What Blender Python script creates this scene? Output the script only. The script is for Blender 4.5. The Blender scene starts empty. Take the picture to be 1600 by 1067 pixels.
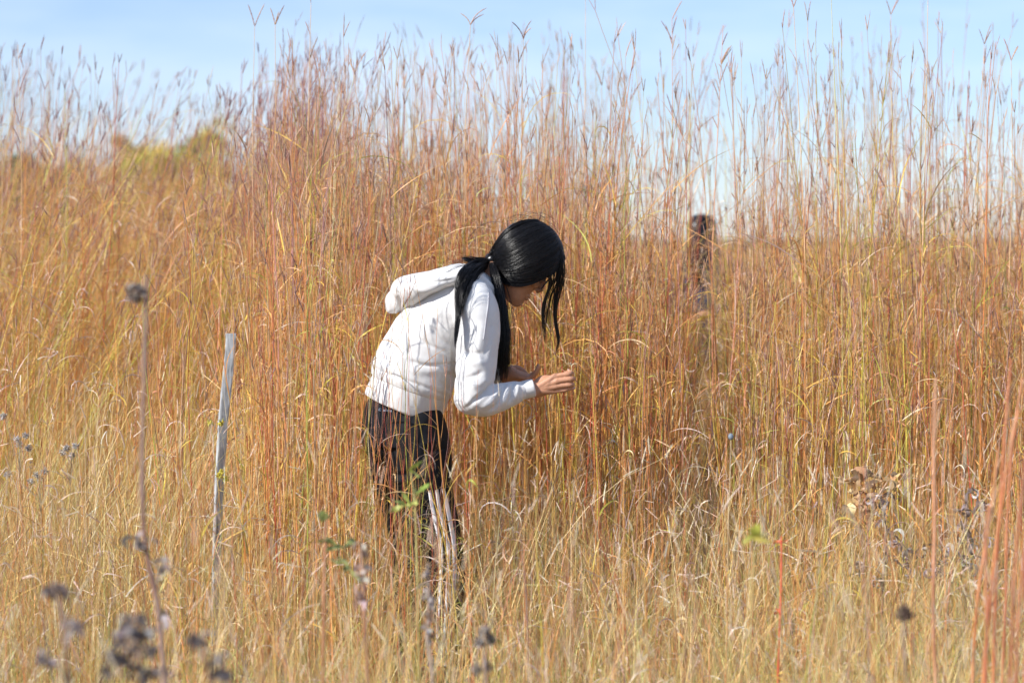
import bpy, math, random
import numpy as np
from mathutils import Vector
from mathutils.bvhtree import BVHTree

SC = bpy.context.scene
COL = SC.collection
rng = np.random.default_rng(11)
R = math.radians

# ------------------------------------------------------------------ camera
F_PX, H_CAM, HORIZON = 3640.0, 1.36, 370.0
PITCH = math.atan((533.5 - HORIZON) / F_PX)
cam_d = bpy.data.cameras.new('camera')
cam = bpy.data.objects.new('camera', cam_d)
COL.objects.link(cam)
cam.location = (0, 0, H_CAM)
cam.rotation_euler = (math.pi / 2 - PITCH, 0, 0)
cam_d.sensor_width = 36
cam_d.lens = 36 * F_PX / 1600
cam_d.clip_start = 0.05
cam_d.clip_end = 3000
cam_d.dof.use_dof = True
cam_d.dof.focus_distance = 6.95
cam_d.dof.aperture_fstop = 2.9
SC.camera = cam
CP, SP = math.cos(PITCH), math.sin(PITCH)


def P(px, py, dy=0.0, base=7.0):
    """a pixel of the photograph at the real distance base + dy"""
    u, v = (px - 800) / F_PX, (533.5 - py) / F_PX
    d = Vector((u, CP + v * SP, -SP + v * CP))
    return Vector((0, 0, H_CAM)) + d * ((base + dy) / d.y)


def XY(px, Y):
    return (px - 800) / F_PX * Y / 1.0, Y


# ------------------------------------------------------------------ materials
def new_mat(name):
    m = bpy.data.materials.new(name)
    m.use_nodes = True
    nt = m.node_tree
    b = nt.nodes['Principled BSDF']
    return m, nt, b


def link(nt, a, b):
    nt.links.new(a, b)


def noise(nt, scale, detail=4, coord='Object', rough=0.55, vec=None):
    n = nt.nodes.new('ShaderNodeTexNoise')
    n.inputs['Scale'].default_value = scale
    n.inputs['Detail'].default_value = detail
    n.inputs['Roughness'].default_value = rough
    if vec is None:
        tc = nt.nodes.new('ShaderNodeTexCoord')
        link(nt, tc.outputs[coord], n.inputs['Vector'])
    else:
        link(nt, vec, n.inputs['Vector'])
    return n


def ramp(nt, fac, stops):
    r = nt.nodes.new('ShaderNodeValToRGB')
    el = r.color_ramp.elements
    while len(el) < len(stops):
        el.new(0.5)
    for e, (p, c) in zip(el, stops):
        e.position = p
        e.color = (*c, 1)
    link(nt, fac, r.inputs['Fac'])
    return r


def bump(nt, b, h, strength, dist):
    bp = nt.nodes.new('ShaderNodeBump')
    bp.inputs['Strength'].default_value = strength
    bp.inputs['Distance'].default_value = dist
    link(nt, h, bp.inputs['Height'])
    link(nt, bp.outputs['Normal'], b.inputs['Normal'])


def noisy(name, c1, c2, scale=20, rough=0.7, spec=0.3, bstr=0.3, bdist=0.002, stretch=None, transl=0.0):
    m, nt, b = new_mat(name)
    tc = nt.nodes.new('ShaderNodeTexCoord')
    mp = nt.nodes.new('ShaderNodeMapping')
    link(nt, tc.outputs['Object'], mp.inputs['Vector'])
    if stretch:
        mp.inputs['Scale'].default_value = stretch
    n = noise(nt, scale, 5, vec=mp.outputs['Vector'])
    r = ramp(nt, n.outputs['Fac'], [(0.3, c1), (0.7, c2)])
    link(nt, r.outputs['Color'], b.inputs['Base Color'])
    b.inputs['Roughness'].default_value = rough
    b.inputs['Specular IOR Level'].default_value = spec
    if bstr:
        bump(nt, b, n.outputs['Fac'], bstr, bdist)
    if transl:
        add_transl(nt, b, r.outputs['Color'], transl)
    return m


def add_transl(nt, b, col, f):
    t = nt.nodes.new('ShaderNodeBsdfTranslucent')
    link(nt, col, t.inputs['Color'])
    mx = nt.nodes.new('ShaderNodeMixShader')
    mx.inputs[0].default_value = f
    link(nt, b.outputs[0], mx.inputs[1])
    link(nt, t.outputs[0], mx.inputs[2])
    link(nt, mx.outputs[0], nt.nodes['Material Output'].inputs['Surface'])


def attr_mat(name, rough=0.5, spec=0.4, transl=0.25, fleck=220):
    """plant matter: the colour each stem, leaf or blade really has, carried per vertex"""
    m, nt, b = new_mat(name)
    a = nt.nodes.new('ShaderNodeAttribute')
    a.attribute_name = 'tint'
    n = noise(nt, fleck, 3)
    r = ramp(nt, n.outputs['Fac'], [(0.25, (0.72, 0.70, 0.68)), (0.75, (1.12, 1.1, 1.06))])
    mx = nt.nodes.new('ShaderNodeMix')
    mx.data_type = 'RGBA'
    mx.blend_type = 'MULTIPLY'
    mx.inputs['Factor'].default_value = 1
    link(nt, a.outputs['Color'], mx.inputs['A'])
    link(nt, r.outputs['Color'], mx.inputs['B'])
    link(nt, mx.outputs['Result'], b.inputs['Base Color'])
    b.inputs['Roughness'].default_value = rough
    b.inputs['Specular IOR Level'].default_value = spec
    if transl:
        add_transl(nt, b, mx.outputs['Result'], transl)
    return m


M_GRASS = attr_mat('dry_grass', 0.45, 0.45, 0.28)
M_STRAW = attr_mat('dry_straw', 0.5, 0.35, 0.14)
M_STEM = attr_mat('dry_stem', 0.4, 0.5, 0.0)


# ------------------------------------------------------------------ object helpers
def tag(o, label=None, cat=None, group=None, kind=None):
    if label:
        o['label'] = label
    if cat:
        o['category'] = cat
    if group:
        o['group'] = group
    if kind:
        o['kind'] = kind
    return o


def empty(name, loc, label, cat, group=None):
    o = bpy.data.objects.new(name, None)
    COL.objects.link(o)
    o.location = loc
    o.empty_display_size = 0.05
    return tag(o, label, cat, group)


def mesh_obj(name, v, f, mat, parent=None, smooth=True, tint=None):
    """v, f: arrays (f an (n,4) or (n,3) array, or a list of lists); v in world space"""
    me = bpy.data.meshes.new(name)
    v = np.asarray(v, dtype=np.float32).reshape(-1, 3)
    if parent is not None:
        off = np.array(parent_world(parent), dtype=np.float32)
        v = v - off
    if isinstance(f, np.ndarray):
        n, k = f.shape
        me.vertices.add(len(v))
        me.vertices.foreach_set('co', v.ravel())
        me.loops.add(n * k)
        me.loops.foreach_set('vertex_index', f.ravel().astype(np.int32))
        me.polygons.add(n)
        me.polygons.foreach_set('loop_start', np.arange(0, n * k, k, dtype=np.int32))
        me.update(calc_edges=True)
    else:
        me.from_pydata([tuple(p) for p in v], [], [list(q) for q in f])
        me.update()
    if tint is not None:
        at = me.attributes.new('tint', 'FLOAT_COLOR', 'POINT')
        c = np.ones((len(v), 4), dtype=np.float32)
        c[:, :3] = np.clip(np.asarray(tint).reshape(-1, 3), 0.004, 0.9)
        at.data.foreach_set('color', c.ravel())
    if smooth:
        me.polygons.foreach_set('use_smooth', np.ones(len(me.polygons), dtype=bool))
    me.materials.append(mat)
    o = bpy.data.objects.new(name, me)
    COL.objects.link(o)
    if parent is not None:
        o.parent = parent
    return o


def parent_world(p):
    v = Vector((0, 0, 0))
    while p is not None:
        v = v + p.location
        p = p.parent
    return v


class Soup:
    """collects vertices, quads and tints of one mesh"""

    def __init__(s):
        s.v, s.f, s.c, s.n = [], [], [], 0

    def add(s, v, f, c):
        v = v.reshape(-1, 3)
        s.v.append(v)
        s.f.append(f.reshape(-1, 4) + s.n)
        s.c.append(np.broadcast_to(c, v.shape) if c.ndim == 1 else c.reshape(-1, 3))
        s.n += len(v)

    def build(s, name, mat, parent=None):
        return mesh_obj(name, np.concatenate(s.v), np.concatenate(s.f), mat, parent, True, np.concatenate(s.c))


def nrm(a):
    return a / np.maximum(np.linalg.norm(a, axis=-1, keepdims=True), 1e-9)


def tubes(soup, Pt, Rd, C, sides=3, closed=True):
    """Pt (K,N,3) centre lines, Rd (K,N) radii, C (K,N,3) tints"""
    K, N, _ = Pt.shape
    T = nrm(np.gradient(Pt, axis=1))
    mean = nrm(Pt[:, -1] - Pt[:, 0])
    ref = np.where(np.abs(mean[:, 1:2]) < 0.8, np.array([[0, 1.0, 0]]), np.array([[1.0, 0, 0]]))
    ref = np.repeat(ref[:, None, :], N, 1)
    U = nrm(np.cross(T, ref))
    W = np.cross(T, U)
    ph = rng.random(K)[:, None, None, None] * 6.28
    a = np.arange(sides)[None, None, :, None] * (2 * math.pi / sides) + ph
    V = Pt[:, :, None] + Rd[:, :, None, None] * (np.cos(a) * U[:, :, None] + np.sin(a) * W[:, :, None])
    idx = np.arange(K * N * sides).reshape(K, N, sides)
    A, B = idx[:, :-1], idx[:, 1:]
    F = np.stack([A, np.roll(A, -1, 2), np.roll(B, -1, 2), B], -1)
    soup.add(V, F, np.repeat(C[:, :, None], sides, 2))


def ribbons(soup, Pt, Wd, C, tw0=None, tw1=None):
    """flat blades: Wd (K,N) half widths, with twist"""
    K, N, _ = Pt.shape
    T = nrm(np.gradient(Pt, axis=1))
    d = Pt[:, -1] - Pt[:, 0]
    az = np.arctan2(d[:, 1], d[:, 0]) + 1e-3
    ref = np.stack([-np.sin(az), np.cos(az), 0 * az], -1)[:, None, :]
    ref = np.repeat(ref, N, 1)
    U = nrm(ref - T * (ref * T).sum(-1, keepdims=True))
    W = np.cross(T, U)
    if tw0 is None:
        tw0 = rng.uniform(-1.2, 1.2, K)
    if tw1 is None:
        tw1 = rng.uniform(-2.5, 2.5, K)
    t = np.linspace(0, 1, N)[None]
    an = (tw0[:, None] + tw1[:, None] * t)[..., None]
    D = np.cos(an) * U + np.sin(an) * W
    V = np.stack([Pt - D * Wd[..., None], Pt + D * Wd[..., None]], 2)
    idx = np.arange(K * N * 2).reshape(K, N, 2)
    F = np.stack([idx[:, :-1, 0], idx[:, :-1, 1], idx[:, 1:, 1], idx[:, 1:, 0]], -1)
    soup.add(V, F, np.repeat(C[:, :, None], 2, 2))


def pick(pal, K, var=0.12):
    """K colours from a weighted palette [(weight, (r,g,b))]"""
    w = np.array([p[0] for p in pal], float)
    c = np.array([p[1] for p in pal], float)
    i = rng.choice(len(pal), K, p=w / w.sum())
    out = c[i] * rng.normal(1, var, (K, 1)) * rng.normal(1, var * 0.35, (K, 3))
    return np.clip(out, 0.01, 0.85)


# ------------------------------------------------------------------ grass generators
def stem_lines(x, y, H, lx, ly, N=10, wob=0.012, crook=1.7):
    K = len(x)
    t = np.linspace(0, 1, N)[None]
    Pt = np.zeros((K, N, 3))
    f1, f2 = rng.uniform(0, 6.28, (2, K, 1))
    Pt[..., 0] = x[:, None] + (lx * H)[:, None] * t ** crook + wob * np.sin(t * 5 + f1) * t + wob * 0.5 * np.sin(t * 13 + f2) * t
    Pt[..., 1] = y[:, None] + (ly * H)[:, None] * t ** crook + wob * np.sin(t * 6 + f2) * t
    Pt[..., 2] = H[:, None] * t * (1 - 0.35 * (lx ** 2 + ly ** 2)[:, None] * t)
    return Pt


def along(Pt, t):
    """points on centre lines at parameters t (K,)"""
    K, N, _ = Pt.shape
    q = np.clip(t * (N - 1), 0, N - 1.001)
    i = q.astype(int)
    fr = (q - i)[:, None]
    k = np.arange(K)
    p = Pt[k, i] * (1 - fr) + Pt[k, i + 1] * fr
    return p, nrm(Pt[k, i + 1] - Pt[k, i])


def curls(p0, az, el0, k1, L, N=9, k2=0.0, daz=None):
    """curling centre lines from p0: start elevation el0, turning down by k1 radians along the way"""
    K = len(az)
    t = np.linspace(0, 1, N)[None]
    el = el0[:, None] - k1[:, None] * t ** 1.3
    a = az[:, None] + (daz[:, None] if daz is not None else 0) * t
    d = np.stack([np.cos(el) * np.cos(a), np.cos(el) * np.sin(a), np.sin(el)], -1) * (L / (N - 1))[:, None, None]
    q = np.concatenate([np.zeros((K, 1, 3)), np.cumsum(d[:, :-1], 1)], 1)
    return p0[:, None] + q


PAL_STEM = [(36, (.82, .37, .10)), (25, (.84, .49, .14)), (10, (.84, .62, .32)), (8, (.62, .15, .07)),
            (12, (.76, .62, .10)), (4, (.50, .56, .09)), (6, (.66, .38, .28)), (2, (.34, .17, .12))]
PAL_LEAF = [(28, (.82, .42, .14)), (20, (.84, .56, .30)), (12, (.78, .60, .46)), (18, (.84, .58, .11)),
            (8, (.56, .56, .10)), (8, (.60, .27, .16)), (5, (.38, .26, .22))]
PAL_HEAD = [(34, (.52, .31, .23)), (30, (.64, .39, .25)), (24, (.74, .50, .33)), (8, (.34, .20, .20))]
PAL_PURPLE = [(34, (.36, .19, .19)), (30, (.44, .24, .20)), (16, (.55, .35, .25)), (12, (.26, .14, .17))]
PAL_STRAW = [(40, (.84, .60, .26)), (25, (.86, .69, .40)), (12, (.74, .46, .18)), (12, (.64, .58, .20)),
             (7, (.42, .46, .12)), (7, (.46, .32, .24)), (6, (.62, .24, .12)), (8, (.80, .44, .12))]


def tall_stalks(soup, x, y, H, lx, ly, r0=0.0024, n_leaf=5, leaf_len=(0.12, 0.34), leaf_t=(0.08, 0.85), heads=True,
                branch=3, pal=PAL_STEM, lpal=PAL_LEAF, leaf_w=0.0017, hpal=PAL_HEAD, N=10, wisp=0, wobble=0.012):
    K = len(x)
    Pt = stem_lines(x, y, H, lx, ly, N, wobble)
    t = np.linspace(0, 1, N)[None]
    rr = r0 * rng.uniform(0.6, 1.35, K)
    Rd = rr[:, None] * (1 - 0.72 * t ** 1.2)
    c0 = pick(pal, K)
    ctop = c0 * np.array([.92, .82, 1.1]) + np.array([.02, .02, .04])
    C = c0[:, None] * (1 - t[..., None] ** 2) + ctop[:, None] * t[..., None] ** 2
    tubes(soup, Pt, Rd, C, 3)
    # leaves
    for _ in range(n_leaf):
        ta = rng.uniform(*leaf_t, K) ** 0.9
        p, T = along(Pt, ta)
        az = rng.uniform(0, 6.28, K)
        el = rng.uniform(0.5, 1.45, K)
        curl = rng.choice([0.4, 1.2, 2.6, 4.5], K, p=[.34, .33, .22, .11]) * rng.uniform(.6, 1.3, K)
        L = rng.uniform(*leaf_len, K) * np.where(curl > 3, 0.6, 1)
        Q = curls(p, az, el, curl, L, 8, daz=rng.normal(0, .8, K))
        Q[..., 2] = np.maximum(Q[..., 2], 0.02)
        tt = np.linspace(0, 1, 8)[None]
        W = (leaf_w * rng.uniform(.4, 1.2, K))[:, None] * (1 - tt ** 2.2) * (0.55 + 0.45 * np.minimum(1, tt * 5)) + 0.0002
        ribbons(soup, Q, W, np.repeat(pick(lpal, K)[:, None], 8, 1))
    if not heads:
        return Pt
    # flowering side branches and the fingers of the seed heads
    tips, dirs = [along(Pt, np.full(K, .999))[0]], [along(Pt, np.full(K, .99))[1]]
    for b in range(branch):
        m = rng.random(K) < 0.75
        ta = rng.uniform(.62, .95, K)[m]
        p, T = along(Pt[m], ta)
        az = rng.uniform(0, 6.28, m.sum())
        lean = np.stack([np.cos(az), np.sin(az), 0 * az], -1) * rng.uniform(.06, .30, (m.sum(), 1))
        L = rng.uniform(.10, .30, m.sum())
        u = np.linspace(0, 1, 5)[None, :, None]
        Q = p[:, None] + (T[:, None] * u + lean[:, None] * (u ** .8)) * L[:, None, None]
        cb = (c0[m] * .8 + .05)[:, None] * np.ones((1, 5, 1))
        tubes(soup, Q, np.repeat((rr[m] * .3)[:, None], 5, 1), cb, 3)
        tips.append(Q[:, -1])
        dirs.append(nrm(Q[:, -1] - Q[:, -2]))
    p, T = np.concatenate(tips), np.concatenate(dirs)
    n = len(p)
    for k in range(3):
        m = rng.random(n) < (1, .62, .42)[k]
        pp, TT = p[m], T[m]
        az = rng.uniform(0, 6.28, m.sum())
        sp = rng.uniform(.03, .36, (m.sum(), 1)) ** 1.0 + (rng.random((m.sum(), 1)) < .12) * .3
        D = nrm(TT + np.stack([np.cos(az), np.sin(az), 0 * az], -1) * sp)
        L = rng.uniform(.022, .082, m.sum())
        NN = 8
        u = np.linspace(0, 1, NN)[None, :, None]
        bend = np.stack([np.cos(az), np.sin(az), -0.5 + 0 * az], -1)[:, None] * rng.uniform(-.08, .16, (m.sum(), 1, 1))
        Q = pp[:, None] + (D[:, None] * u + bend * u ** 2) * L[:, None, None]
        zig = np.array([.35, 1.15, .8, 1.25, .8, 1.15, .75, .2])[None] * rng.uniform(.0009, .0017, (m.sum(), 1))
        tubes(soup, Q, zig, np.repeat(pick(hpal, m.sum())[:, None], NN, 1), 3)
    return Pt


def straw(soup, x, y, H, spread=0.35, w=0.0016, pal=PAL_STRAW, bend=(0.1, 1.3), N=7, lx=0.0, seed=0.0, culm=.0):
    K = len(x)
    p0 = np.stack([x, y, 0 * x], -1)
    az = rng.uniform(0, 6.28, K)
    el = np.pi / 2 - np.abs(rng.normal(0, spread, K))
    k = rng.uniform(*bend, K)
    Q = curls(p0, az, el, k, H, N, daz=rng.normal(0, .5, K))
    t = np.linspace(0, 1, N)[None]
    Q[..., 0] += lx * H[:, None] * t ** 1.5
    Q[..., 2] = np.maximum(Q[..., 2], 0.01)
    W = (w * rng.uniform(.45, 1.25, K))[:, None] * (1 - 0.85 * t ** 1.8)
    Cc = np.repeat(pick(pal, K)[:, None], N, 1)
    cu = rng.random(K) < culm
    if cu.any():
        tubes(soup, Q[cu], W[cu] * .62, Cc[cu], 3)
    ribbons(soup, Q[~cu], W[~cu], Cc[~cu], tw1=rng.uniform(-.9, .9, int((~cu).sum())))
    if seed > 0:
        m = rng.random(K) < seed
        q = Q[m]
        p, T = q[:, -1], nrm(q[:, -1] - q[:, -2])
        u = np.linspace(0, 1, 7)[None, :, None]
        L = rng.uniform(.03, .07, m.sum())[:, None, None]
        S = p[:, None] + T[:, None] * u * L
        zz = np.array([.3, 1.3, .7, 1.2, .7, 1., .2])[None] * rng.uniform(.0010, .0018, (m.sum(), 1))
        tubes(soup, S, zz, np.repeat(pick([(1, (.80, .66, .50)), (1, (.68, .50, .38))], m.sum())[:, None], 7, 1), 3)


def scatter(K, y0, y1, px0=-320, px1=1920, power=1.0):
    """K points with even ground density between y0 and y1 over a range of viewing azimuths"""
    u = rng.random(K)
    y = np.sqrt(y0 ** 2 + u * (y1 ** 2 - y0 ** 2))
    px = rng.uniform(px0, px1, K)
    return (px - 800) / F_PX * y, y, px


def env(px, table):
    xs = [a for a, b in table]
    return np.interp(px, xs, [b for a, b in table])


TIPS = [(-300, 100), (0, 90), (80, 105), (200, 150), (330, 165), (400, 105), (470, 60), (560, 120), (680, 80), (780, 70),
        (860, 100), (920, 70), (1000, 130), (1050, 40), (1120, 80), (1200, 120), (1300, 60), (1400, 80), (1450, 50),
        (1530, 110), (1600, 160), (1900, 120)]
MASS = [(-300, 228), (0, 228), (140, 238), (300, 240), (420, 232), (520, 215), (700, 215), (900, 235), (960, 320),
        (1120, 320), (1300, 290), (1450, 300), (1600, 345), (1900, 330)]
exec_parts = []


# ------------------------------------------------------------------ figure modelling
def lerp_path(pts, n):
    """smooth (Catmull-Rom) resampling of rows of numbers"""
    pts = np.array(pts, float)
    m = len(pts)
    if m == 2:
        t = np.linspace(0, 1, n)[:, None]
        return pts[0] * (1 - t) + pts[1] * t
    ext = np.vstack([2 * pts[0] - pts[1], pts, 2 * pts[-1] - pts[-2]])
    out = []
    for s in np.linspace(0, m - 1, n):
        i = min(int(s), m - 2)
        t = s - i
        a, b, c, d = ext[i:i + 4]
        out.append(.5 * ((2 * b) + (c - a) * t + (2 * a - 5 * b + 4 * c - d) * t * t + (3 * b - a - 3 * c + d) * t ** 3))
    return np.array(out)


def loft(V, F, centers, ra, rb, n=24, ref=(0, 1, 0), sq=2.0, cap=1.0):
    """closed tube: centers (N,3), ra radius across ref, rb radius along ref; appended to lists V, F"""
    c = np.array(centers, float)
    ra, rb = np.array(ra, float), np.array(rb, float)
    T = nrm(np.gradient(c, axis=0))
    ref = np.array(ref, float)
    U = nrm(np.cross(T, ref))
    W = nrm(np.cross(U, T))
    # rounded ends
    e0, e1 = min(ra[0], rb[0]) * cap, min(ra[-1], rb[-1]) * cap
    cc = [c[0] - T[0] * e0 * .78, c[0] - T[0] * e0 * .40] + list(c) + [c[-1] + T[-1] * e1 * .40, c[-1] + T[-1] * e1 * .78]
    sc = [(ra[0] * .62, rb[0] * .62), (ra[0] * .92, rb[0] * .92)] + list(zip(ra, rb)) + \
         [(ra[-1] * .92, rb[-1] * .92), (ra[-1] * .62, rb[-1] * .62)]
    UU = [U[0], U[0]] + list(U) + [U[-1], U[-1]]
    WW = [W[0], W[0]] + list(W) + [W[-1], W[-1]]
    base = len(V)
    for p, (a, b), u, w in zip(cc, sc, UU, WW):
        for k in range(n):
            th = 2 * math.pi * k / n
            co, si = math.cos(th), math.sin(th)
            e = 2.0 / sq
            V.append(p + u * a * math.copysign(abs(co) ** e, co) + w * b * math.copysign(abs(si) ** e, si))
    m = len(cc)
    for i in range(m - 1):
        for k in range(n):
            k2 = (k + 1) % n
            F.append([base + i * n + k, base + i * n + k2, base + (i + 1) * n + k2, base + (i + 1) * n + k])
    a = len(V)
    V.append(c[0] - T[0] * e0)
    V.append(c[-1] + T[-1] * e1)
    for k in range(n):
        k2 = (k + 1) % n
        F.append([a, base + k2, base + k])
        F.append([a + 1, base + (m - 1) * n + k, base + (m - 1) * n + k2])


def ppath(rows, n=16, base=7.0):
    """rows (px, py, dy, half-width in photo px, depth half-width in m) -> centres, ra, rb"""
    q = lerp_path(rows, n)
    c = [P(a[0], a[1], a[2], base) for a in q]
    ra = q[:, 3] * (base + q[:, 2]) / F_PX
    return c, ra, q[:, 4]


def ball(V, F, c, r, n=14):
    c = np.array(c, float)
    r = np.array(r if hasattr(r, '__len__') else (r, r, r), float)
    base = len(V)
    m = n // 2
    V.append(c + np.array([0, 0, r[2]]))
    for i in range(1, m):
        for k in range(n):
            th, ph = math.pi * i / m, 2 * math.pi * k / n
            V.append(c + r * np.array([math.sin(th) * math.cos(ph), math.sin(th) * math.sin(ph), math.cos(th)]))
    V.append(c - np.array([0, 0, r[2]]))
    for k in range(n):
        k2 = (k + 1) % n
        F.append([base, base + 1 + k, base + 1 + k2])
        F.append([len(V) - 1, base + 1 + (m - 2) * n + k2, base + 1 + (m - 2) * n + k])
        for i in range(m - 2):
            a = base + 1 + i * n
            F.append([a + k, a + n + k, a + n + k2, a + k2])


def fuse(V, F, voxel, smooth=4, fac=0.5):
    """one continuous skin over overlapping closed shapes"""
    me = bpy.data.meshes.new('tmp')
    me.from_pydata([tuple(v) for v in V], [], F)
    me.update()
    o = bpy.data.objects.new('tmp', me)
    COL.objects.link(o)
    r = o.modifiers.new('r', 'REMESH')
    r.mode = 'VOXEL'
    r.voxel_size = voxel
    s = o.modifiers.new('s', 'SMOOTH')
    s.iterations = smooth
    s.factor = fac
    dg = bpy.context.evaluated_depsgraph_get()
    dg.update()
    em = bpy.data.meshes.new_from_object(o.evaluated_get(dg))
    n = len(em.vertices)
    v = np.zeros(n * 3, dtype=np.float32)
    em.vertices.foreach_get('co', v)
    nn = np.zeros(n * 3, dtype=np.float32)
    em.vertices.foreach_get('normal', nn)
    f = np.zeros(len(em.loops), dtype=np.int32)
    em.loops.foreach_get('vertex_index', f)
    bpy.data.objects.remove(o)
    bpy.data.meshes.remove(me)
    bpy.data.meshes.remove(em)
    return v.reshape(-1, 3).astype(float), f.reshape(-1, 4), nn.reshape(-1, 3).astype(float)


def to_px(v):
    """where world points fall in the photograph (used to place folds on the cloth)"""
    x, y, z = v[:, 0], v[:, 1], v[:, 2] - H_CAM
    d = y * CP - z * SP
    up = y * SP + z * CP
    return 800 + F_PX * x / d, 533.5 - F_PX * up / d


def folds(v, n, lines, keep):
    """push cloth along its normals into ridges (+mm) and creases (-mm) along polylines"""
    px, py = to_px(v)
    out = np.zeros(len(v))
    for amp, w, pts in lines:
        p = lerp_path(pts, 24)
        best = np.full(len(v), 1e9)
        tt = np.zeros(len(v))
        for i in range(len(p) - 1):
            a, b = p[i], p[i + 1]
            ab = b - a
            t = np.clip(((px - a[0]) * ab[0] + (py - a[1]) * ab[1]) / (ab @ ab), 0, 1)
            dd = np.hypot(px - a[0] - t * ab[0], py - a[1] - t * ab[1])
            m = dd < best
            best[m] = dd[m]
            tt[m] = (i + t[m]) / (len(p) - 1)
        taper = np.clip(np.minimum(tt, 1 - tt) * 5, 0.0, 1)
        out += amp * .001 * np.exp(-(best / w) ** 2) * (taper * .85 + .15)
    return v + n * (out * keep)[:, None]


def soft_noise(v, scale, seed):
    r = np.random.default_rng(seed)
    out = np.zeros(len(v))
    for k in range(7):
        d = r.normal(0, 1, 3) * scale
        out += np.sin(v @ d + r.uniform(0, 6.28) + 1.3 * np.sin(v @ r.normal(0, 1, 3) * scale * .6))
    return out / 7


def strand_mesh(name, mat, parent, guides, r=0.0008, sides=3):
    """guides: list of (K,N,3) arrays of hair strands"""
    s = Soup()
    for g in guides:
        K, N, _ = g.shape
        t = np.linspace(0, 1, N)[None]
        Rd = (r * rng.uniform(.6, 1.3, K))[:, None] * (1 - .8 * t ** 4)
        tubes(s, g, Rd, np.full((K, N, 3), .02), sides)
    return mesh_obj(name, np.concatenate(s.v), np.concatenate(s.f), mat, parent)


def bundle(rows, K, N=18, wander=.35, base=7.0, fray=0.0):
    """strands following a lock: rows (px, py, dy, in-picture half width px, depth half width m)"""
    q = lerp_path(rows, N)
    c = np.array([P(a[0], a[1], a[2], base) for a in q])
    ra = q[:, 3] * base / F_PX
    T = nrm(np.gradient(c, axis=0))
    U = nrm(np.cross(T, np.array([[0, 1.0, 0]])))
    W = np.cross(U, T)
    th = rng.uniform(0, 6.28, (K, 1))
    rr = np.sqrt(rng.random((K, 1))) * rng.uniform(.8, 1.05, (K, 1))
    t = np.linspace(0, 1, N)[None]
    th = th + wander * np.sin(t * rng.uniform(2, 6, (K, 1)) + rng.uniform(0, 6.28, (K, 1)))
    rr = rr * (1 + fray * t * rng.uniform(0, 1, (K, 1)) ** 3)
    a, b = (rr * np.cos(th) * ra[None])[..., None], (rr * np.sin(th) * q[None, :, 4])[..., None]
    G = c[None] + a * U[None] + b * W[None]
    # uneven lengths: slide each strand's parameter
    L = rng.uniform(.82, 1.0, K)
    idx = t * L[:, None] * (N - 1)
    i0 = np.clip(idx.astype(int), 0, N - 2)
    fr = (idx - i0)[..., None]
    k = np.arange(K)[:, None]
    return G[k, i0] * (1 - fr) + G[k, i0 + 1] * fr


# materials of the figures
def skin_mat(name, c1, c2):
    m, nt, b = new_mat(name)
    n = noise(nt, 60, 4)
    r = ramp(nt, n.outputs['Fac'], [(0.3, c1), (0.7, c2)])
    link(nt, r.outputs['Color'], b.inputs['Base Color'])
    b.inputs['Roughness'].default_value = .48
    b.inputs['Specular IOR Level'].default_value = .4
    b.inputs['Subsurface Weight'].default_value = .12
    b.inputs['Subsurface Radius'].default_value = (.012, .005, .003)
    b.inputs['Subsurface Scale'].default_value = .6
    n2 = noise(nt, 500, 3)
    bump(nt, b, n2.outputs['Fac'], .15, .0006)
    return m


def cloth_mat(name, c1, c2, weave=900, sheen=.3, rough=.85):
    m, nt, b = new_mat(name)
    n = noise(nt, 22, 6)
    r = ramp(nt, n.outputs['Fac'], [(0.3, c1), (0.7, c2)])
    link(nt, r.outputs['Color'], b.inputs['Base Color'])
    b.inputs['Roughness'].default_value = rough
    b.inputs['Specular IOR Level'].default_value = .25
    b.inputs['Sheen Weight'].default_value = sheen
    n2 = noise(nt, weave, 3)
    bump(nt, b, n2.outputs['Fac'], .35, .0009)
    return m


M_SKIN = skin_mat('skin', (.42, .205, .12), (.49, .25, .15))
M_LIP = skin_mat('lips', (.36, .13, .10), (.40, .15, .11))
M_NAIL = skin_mat('nail', (.62, .38, .31), (.66, .42, .34))
M_HOODIE = cloth_mat('white_fleece', (.62, .615, .61), (.68, .675, .665))
M_RIB = cloth_mat('white_rib_knit', (.58, .575, .565), (.64, .635, .62), weave=500)
M_TIGHT = cloth_mat('black_jersey', (.003, .0035, .006), (.006, .007, .010), weave=700, sheen=.0, rough=.75)
M_STRIPE = cloth_mat('white_stripe', (.78, .79, .83), (.85, .86, .88), weave=400)
M_NAVY = cloth_mat('navy_cloth', (.018, .026, .075), (.03, .04, .10))
M_JEAN = cloth_mat('dark_trousers', (.02, .022, .03), (.035, .04, .05))
M_SHOE = noisy('dark_shoe', (.03, .03, .035), (.06, .06, .065), 60)
M_DARK = noisy('black_plastic', (.01, .01, .012), (.018, .018, .02), 40, rough=.3, spec=.5, bstr=0)
M_EYE = noisy('eye_white', (.62, .60, .57), (.66, .64, .61), 40, rough=.15, bstr=0)


def hair_mat():
    m, nt, b = new_mat('black_hair')
    n = noise(nt, 90, 3)
    r = ramp(nt, n.outputs['Fac'], [(0.3, (.003, .0028, .0032)), (0.7, (.008, .007, .0075))])
    link(nt, r.outputs['Color'], b.inputs['Base Color'])
    b.inputs['Roughness'].default_value = .30
    b.inputs['Specular IOR Level'].default_value = .36
    return m


M_HAIR = hair_mat()


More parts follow.
